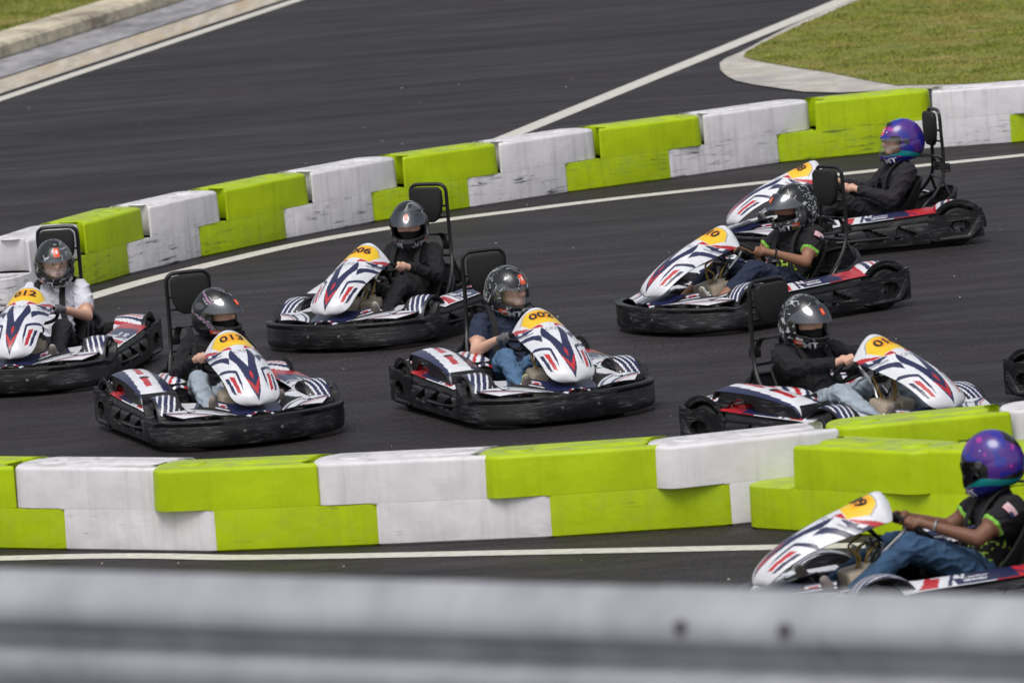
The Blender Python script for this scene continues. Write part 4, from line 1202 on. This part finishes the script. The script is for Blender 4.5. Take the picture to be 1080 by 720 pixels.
def to_seams(pix, z=0): return [ground(px, py, z) for px, py in pix]
GF = 'interlocking plastic blocks of the near wall'; GB = 'interlocking plastic blocks of the far wall'; GR = 'lime blocks standing in front of the near wall'
fs_ = to_seams([(66, 580), (222.5, 582.5), (395, 575.5), (577.5, 567.5), (766.5, 555)])
fs_.insert(0, fs_[0]+(fs_[0]-fs_[1]).normalized()*1.0)
e1 = fs_[-1]+Vector((.985, .20, 0)); e2 = e1+Vector((.97, .10, 0)); e3 = e2+Vector((.98, .0, 0))
fs_ += [e1, e2, e3]
FL_ = [('bar_lime', 'lime block cut off by the left picture edge in the near wall'),
       ('bar_white', 'leftmost whole white block of the near wall, below kart 013'),
       ('bar_lime', 'lime block of the near wall standing between its two left white blocks'),
       ('bar_white', 'white block of the near wall below kart 002, second white from the left'),
       ('bar_lime', 'long lime block of the near wall left of the white block by the double row'),
       ('bar_white', 'white block of the near wall partly hidden behind a lime block in front'),
       ('bar_lime', 'lime block of the near wall directly in front of the kart with pale-jeaned driver'),
       ('bar_white', 'white block just peeping in at the right picture edge behind the purple helmet')]
for i, (m, lb) in enumerate(FL_):
    block('barrier_block', fs_[i], fs_[i+1], m, False, lb, GF)
bs_ = to_seams([(139, 289), (215.3, 271), (305, 252), (397.5, 234), (499, 219), (602, 203), (711, 188.5), (825, 172), (946, 160), (1072, 151)])
b0 = bs_[0]+Vector((-.42, -.90, 0)); b00 = b0+Vector((-.35, -.93, 0)); bs_ = [b00, b0]+bs_; bs_.append(bs_[-1]+Vector((.93, .32, 0)))
BL_ = [('bar_white_worn', 'white block of the far wall at the left picture edge beside the driver in white'),
       ('bar_lime_worn', 'scuffed lime block of the far wall just behind the hoop of kart 012'),
       ('bar_white_worn', 'white block of the far wall, first one right of kart 012, heavily scuffed'),
       ('bar_lime_worn', 'lime block of the far wall above the head of the driver in kart 013'),
       ('bar_white_worn', 'white block of the far wall above the nose of kart 006'),
       ('bar_lime_worn', 'lime block of the far wall behind the headrest of kart 006'),
       ('bar_white_worn', 'white block of the far wall at the middle of the picture, above kart 002'),
       ('bar_lime_worn', 'lime block of the far wall where the upper white line meets it'),
       ('bar_white_worn', 'white block of the far wall below the tip of the grass island'),
       ('bar_lime_worn', 'lime block of the far wall behind the driver with the purple helmet'),
       ('bar_white_worn', 'white block of the far wall behind the headrest of the farthest kart'),
       ('bar_lime_worn', 'lime block of the far wall cut off by the right picture edge')]
for i in range(len(bs_)-1):
    m, lb = BL_[i]
    block('barrier_block', bs_[i], bs_[i+1], m, True, lb, GB)
ra = to_seams([(797, 558), (931, 566)])
d_ = (ra[1]-ra[0]).normalized(); rb_ = [ra[0], ra[0]+d_*.92+Vector((.0, 0, 0))]
r2_ = rb_[1]+Vector((.80, -.48, 0)); r3_ = r2_+Vector((.9, -.3, 0))
block('barrier_block', rb_[0], rb_[1], 'bar_lime', True, 'lime block with a rounded foot standing in front of the near wall, left one', GR)
block('barrier_block', rb_[1], r2_, 'bar_lime', True, 'lime block in front of the near wall directly behind the nearest driver', GR)

# ================================================================== GROUND AND MARKINGS
def sheet(name, pts2d, z, m, kind='structure', thick=0.):
    bm = bmesh.new(); vs = [bm.verts.new((p[0], p[1], z)) for p in pts2d]; f = bm.faces.new(vs)
    if thick:
        r = bmesh.ops.extrude_face_region(bm, geom=[f]); 
        for v in [g_ for g_ in r['geom'] if isinstance(g_, bmesh.types.BMVert)]: v.co.z -= thick
        bmesh.ops.recalc_face_normals(bm, faces=bm.faces)
    else:
        bmesh.ops.triangulate(bm, faces=bm.faces[:]); 
        bmesh.ops.recalc_face_normals(bm, faces=bm.faces)
        for q in bm.faces:
            if q.normal.z < 0: q.normal_flip()
    me = bpy.data.meshes.new(name); bm.to_mesh(me); bm.free(); me.materials.append(MATS[m])
    o = bpy.data.objects.new(name, me); COL.objects.link(o)
    if kind: o['kind'] = kind
    return o
def strip(name, center, width, z, m, k=8, kind='structure', thick=0.):
    P = smooth_path([Vector((c[0], c[1], 0)) for c in center], k); a = []; b = []
    for i, p in enumerate(P):
        d = (P[min(i+1, len(P)-1)]-P[max(i-1, 0)]).normalized(); n = Vector((-d.y, d.x, 0))*width/2
        jit = .006*noise.noise(Vector((i*.9, width*50, 1)))
        a.append(p+n*(1+jit)); b.append(p-n)
    mb = MB(); n = len(P)
    vs = [(p.x, p.y, z) for p in a]+[(p.x, p.y, z) for p in b]
    fs = [(i, i+1, n+i+1, n+i) for i in range(n-1)]
    if thick:
        o_ = len(vs); vs += [(x, y, z-thick) for x, y, _ in vs]
        fs += [(i, i+1, o_+i+1, o_+i) for i in range(n-1)]+[(n+i, n+i+1, o_+n+i+1, o_+n+i) for i in range(n-1)]
    mb.add(vs, fs, m); o = mb.build(name, None, smooth=False)
    for q in o.data.polygons:
        pass
    if kind: o['kind'] = kind
    return o

sheet('ground', [(-250, -150), (250, -150), (250, 350), (-250, 350)], 0, 'asphalt')
gp = lambda l: [ground(*p) for p in l]
strip('track_line', [(-3.9, 52.9)]+gp([(97, 313), (183, 289), (300, 261), (385, 245), (472, 232), (555, 221.5), (640, 211), (800, 193.5), (940, 178.5), (1080, 164)])+[(7, 60.3)], .20, .004, 'line_paint')
strip('track_line', [(-8, 43.2)]+gp([(0, 589), (270, 588), (540, 583), (760, 578.5), (940, 574.5)])+[(5, 38.6)], .17, .004, 'line_paint')
ul = gp([(0, 105), (150, 50), (315, 0)]); dU = (ul[2]-ul[0]).normalized(); nU = Vector((-dU.y, dU.x, 0))
if nU.x > 0: nU = -nU
A0 = ul[0]-dU*30; A1 = ul[0]+dU*70
strip('track_line', [A0, A1], .17, .004, 'line_paint', 1)
strip('track_joint', [A0+nU*.15, A1+nU*.15], .10, .004, 'seam_black', 1)
strip('gutter', [A0+nU*.48, A1+nU*.48], .56, .006, 'concrete_tan', 1)
strip('gutter', [A0+nU*1.17, A1+nU*1.17], .82, .010, 'concrete_grey', 1)
strip('gutter_joint', [A0+nU*1.575, A1+nU*1.575], .035, .0145, 'seam_black', 1)
strip('gutter_joint', [A0+nU*.765, A1+nU*.765], .022, .0145, 'seam_black', 1)
# kerb: chamfered stone kerb with a real step
mb = MB(); o0 = nU*1.58
for i in range(50):
    a = A0+dU*(i*2.0+.006)+o0; b = A0+dU*(i*2.0+1.994)+o0
    prof = [(0, 0), (0.02, .13), (.06, .165), (.52, .175), (.52, 0)]
    vs = [a+nU*p+Vector((0, 0, z)) for p, z in prof]+[b+nU*p+Vector((0, 0, z)) for p, z in prof]
    fs = [(0, 1, 6, 5), (1, 2, 7, 6), (2, 3, 8, 7), (3, 4, 9, 8), (0, 4, 3, 2, 1), (5, 6, 7, 8, 9)]
    mb.add(vs, fs, 'kerb_stone')
kb = mb.build('kerb', None, smooth=False); kb['kind'] = 'structure'

def lawn(name, poly, z, dens, area_fn, slope=None):
    o = sheet(name+'_bed', poly, z, 'lawn', 'structure'); o.name = 'lawn'
    bl = MB()
    return o
lk = [A0+nU*2.095, A1+nU*2.095, A1+nU*60, A0+nU*60]
sheet('lawn', lk, .15, 'lawn')
ur = gp([(552, 138), (650, 99), (750, 59), (890, 0)]); dR = (ur[3]-ur[0]).normalized(); nR = Vector((dR.y, -dR.x, 0))
if nR.x < 0: nR = -nR
strip('track_line', [ur[0]-dR*6, ur[0]+dR*60], .20, .004, 'line_paint', 1)
# island: outer concrete edge then lawn
oi = gp([(899, 0), (866, 14.5), (834, 28.5), (808, 42), (782, 56), (765, 63), (759, 68), (760, 75), (766, 81), (776, 86.5), (795, 90.5), (816, 93.5), (847, 98), (885, 99)])
ii = gp([(910.6, 0), (880, 13), (850, 26), (821, 39), (798, 51), (786, 58), (784, 61.5), (792, 64.5), (806, 67.5), (838, 73), (876, 78.5), (917, 87), (946, 92)])
ext = [Vector((oi[-1].x+1.5, oi[-1].y-.6, 0)), Vector((30, 60, 0)), Vector((60, 140, 0)), oi[0]+dR*60]
sheet('island_edge', [(p.x, p.y) for p in oi+ext], .012, 'concrete_pale')
exti = [Vector((ii[-1].x+2.5, ii[-1].y-1.6, 0)), Vector((30, 61, 0)), Vector((59, 139, 0)), ii[0]+dR*59]
islp = ii+exti
def lawn_height(x, y): return .03
mbL = sheet('lawn', [(p.x, p.y) for p in islp], .018, 'lawn')

# grass blades (uncountable)
MATS_G = []
ground_mat('grass_blades', (.12, .165, .020), (.33, .34, .06), 2.2, c3=(.42, .31, .12), rough=.7)
def blades(name, inside, x0, x1, y0, y1, n, z, hgt, label):
    rnd = random.Random(3); vs = []; fs = []
    for _ in range(n):
        x = rnd.uniform(x0, x1); y = rnd.uniform(y0, y1)
        if not inside(x, y): continue
        if rnd.random() > min(1, (x-x0)/2.5+.0, (x1-x)/2.5, (y1-y)/6): continue
        cl = .5+.9*(noise.noise(Vector((x*2.2, y*1.3, 0)))+.35*noise.noise(Vector((x*7, y*5, 3))))
        if rnd.random() > cl+.35: continue
        h = hgt*rnd.uniform(.5, 1.3)*(.6+.8*max(0, cl)); a = rnd.uniform(0, 2*pi); w = .006+.008*rnd.random(); lean = h*rnd.uniform(.2, 1.)
        dx, dy = cos(a)*w, sin(a)*w; k = rnd.uniform(0, 2*pi); i = len(vs)
        vs += [(x-dx, y-dy, z-.004), (x+dx, y+dy, z-.004), (x+cos(k)*lean, y+sin(k)*lean, z+h)]; fs.append((i, i+1, i+2))
    me = bpy.data.meshes.new(name); me.from_pydata(vs, [], fs); me.materials.append(MATS['grass_blades'])
    o = bpy.data.objects.new(name, me); COL.objects.link(o); o['kind'] = 'stuff'; o['label'] = label; o['category'] = 'grass'
ipoly = [(p.x, p.y) for p in islp]
blades('grass', lambda x, y: inpoly(x, y, ipoly), -.5, 12, 62, 92, 520000, .018, .016, 'short olive green grass on the island at the upper right')
def inl(x, y):
    q = Vector((x, y, 0))-A0; return q.dot(nU) > 2.08
blades('grass', inl, -11, -1.5, 74, 100, 260000, .15, .020, 'short green grass behind the kerb at the upper left')
# stray pebbles on the asphalt
mb = MB(); rp_ = random.Random(11)
for _ in range(150):
    x = rp_.uniform(-5, 5); y = rp_.uniform(38, 72); s_ = rp_.uniform(.003, .009)
    vs = [(x+s_*cos(a)*rp_.uniform(.7, 1.2), y+s_*sin(a)*rp_.uniform(.7, 1.2), 0.001) for a in (0, 1.6, 3.1, 4.7)]+[(x, y, s_*.8)]
    mb.add(vs, [(0, 1, 4), (1, 2, 4), (2, 3, 4), (3, 0, 4)], 'kerb_stone')
o = mb.build('gravel', None, smooth=False); o['kind'] = 'stuff'; o['label'] = 'tiny pale stones scattered over the asphalt'; o['category'] = 'gravel'

# ================================================================== GUARDRAIL on its raised bank
g0 = ground(0, 599, 3.50); g1 = ground(1080, 629, 3.50); gd = (g1-g0).normalized(); gn = Vector((-gd.y, gd.x, 0))
if gn.y > 0: gn = -gn                      # towards the camera
prof = [(.0, -.012), (.0, .0), (.018, -.006), (.045, -.032), (.072, -.062), (.084, -.095), (.078, -.112), (.035, -.136), (.010, -.150), (.010, -.172), (.035, -.186), (.078, -.208), (.084, -.228), (.072, -.262), (.045, -.290), (.010, -.312)]
G = empty('guardrail'); G.location = g0
def rail(a, b, dz, off, name='beam'):
    mb = MB(); n = 24; vs = []; fs = []; m_ = len(prof)
    for i in range(n+1):
        p = gd*(a+(b-a)*i/n)
        for o_, z in prof: vs.append(p+gn*(o_+off)+Vector((0, 0, z+dz)))
    for i in range(n):
        for j in range(m_-1): fs.append((i*m_+j, i*m_+j+1, (i+1)*m_+j+1, (i+1)*m_+j))
    mb.add(vs, fs, 'galvanised'); 
    return mb.build(name, G)
def along(px, py):        # distance along the rail of a picture column
    best = min(((abs(cam_px(g0+gd*t)-px), t) for t in [i*.005 for i in range(-50, 700)]))
    return best[1]
def cam_px(P):
    X, Y, Z = P.x, P.y, P.z-CAMH
    fw = Y*cos(PITCH)-Z*sin(PITCH); up = Y*sin(PITCH)+Z*cos(PITCH)
    x = FPX*X/fw; y = -FPX*up/fw
    return 540+x*cos(ROLL)+y*sin(ROLL)
t1, t2, t3 = along(735, 0), along(845, 0), along(880, 0)
rail(-4.3, t3, 0, 0); rail(t1-.10, t3+4.3, .002, -.004)
for tt in (t1, t2):
    for zz in (-.075, -.235):
        mb = MB(); c = gd*tt+gn*(.083)+Vector((0, 0, zz))
        bm = bmesh.new(); bmesh.ops.create_uvsphere(bm, u_segments=14, v_segments=8, radius=.017, matrix=Matrix.Translation(c)); bmesh.ops.create_uvsphere(bm, u_segments=14, v_segments=8, radius=.009, matrix=Matrix.Translation(c+gn*.012))
        me = bpy.data.meshes.new('bolt'); bm.to_mesh(me); bm.free(); me.materials.append(MATS['bolt'])
        o = bpy.data.objects.new('bolt', me); COL.objects.link(o); o.parent = G
for tt in (t1+.055-4, (t1+t2)/2, (t1+t2)/2+4):
    mb = MB(); c = gd*tt-gn*.09
    ang = math.atan2(gd.y, gd.x)
    for s in (-1, 1):
        box(mb, c+gd*0+gn*(s*.06)+Vector((0, 0, -.42)), (.07, .006, .74), 'post_steel', (0, 0, ang))
    box(mb, c+Vector((0, 0, -.42)), (.006, .12, .74), 'post_steel', (0, 0, ang))
    mb.build('post', G)
tag(G, 'galvanised steel guardrail running blurred across the bottom of the picture', 'guardrail')
# bank under the rail
mb = MB()
fn = -gn
for (a, za, b, zb) in ((-60, 2.74, 1.2, 2.74), (1.2, 2.74, 11., -.02)):
    q = [g0+gd*-40+fn*a, g0+gd*40+fn*a, g0+gd*40+fn*b, g0+gd*-40+fn*b]
    mb.add([(q[0].x, q[0].y, za), (q[1].x, q[1].y, za), (q[2].x, q[2].y, zb), (q[3].x, q[3].y, zb)], [(0, 1, 2, 3)], 'concrete_grey' if a < 0 else 'lawn')
o = mb.build('embankment', None, smooth=False); o['kind'] = 'structure'

# ================================================================== LIGHT, SKY, CAMERA
w = bpy.data.worlds.new('World'); SC.world = w; w.use_nodes = True
nt = w.node_tree; bg = nt.nodes['Background']; sky = nt.nodes.new('ShaderNodeTexSky'); sky.sky_type = 'NISHITA'
SUN_EL, SUN_ROT = 62, 200
sky.sun_disc = False; sky.sun_elevation = R(SUN_EL); sky.sun_rotation = R(SUN_ROT); sky.air_density = 1.0; sky.dust_density = 4.0; sky.ozone_density = .8
hs = nt.nodes.new('ShaderNodeHueSaturation'); hs.inputs['Saturation'].default_value = .35
nt.links.new(sky.outputs[0], hs.inputs['Color']); nt.links.new(hs.outputs[0], bg.inputs[0]); bg.inputs[1].default_value = .13
sd = bpy.data.lights.new('sun', 'SUN'); sd.energy = 1.35; sd.angle = R(32); sd.color = (1, .965, .92)
so = bpy.data.objects.new('sun', sd); COL.objects.link(so)
# light comes from behind-left of the camera, high
az = R(SUN_ROT)
dirv = Vector((sin(az)*cos(R(SUN_EL)), cos(az)*cos(R(SUN_EL)), sin(R(SUN_EL))))
so.rotation_euler = dirv.to_track_quat('Z', 'Y').to_euler(); so.location = (0, 0, 40)

cd = bpy.data.cameras.new('camera'); co = bpy.data.objects.new('camera', cd); COL.objects.link(co); SC.camera = co
cd.sensor_width = 36; cd.lens = FPX/1080*36; cd.clip_start = .5; cd.clip_end = 1500
co.location = (0, 0, CAMH)
M_ = Matrix.Rotation(pi/2-PITCH, 3, 'X') @ Matrix.Rotation(-ROLL, 3, 'Z')
co.rotation_euler = M_.to_euler()
cd.dof.use_dof = True; cd.dof.focus_distance = 48.5; cd.dof.aperture_fstop = 5.4
vs_ = SC.view_settings; vs_.view_transform = 'Standard'; vs_.look = 'None'; vs_.exposure = 0.; vs_.gamma = 1.
SC.render.engine = 'CYCLES'
try: SC.cycles.use_denoising = True
except Exception: pass
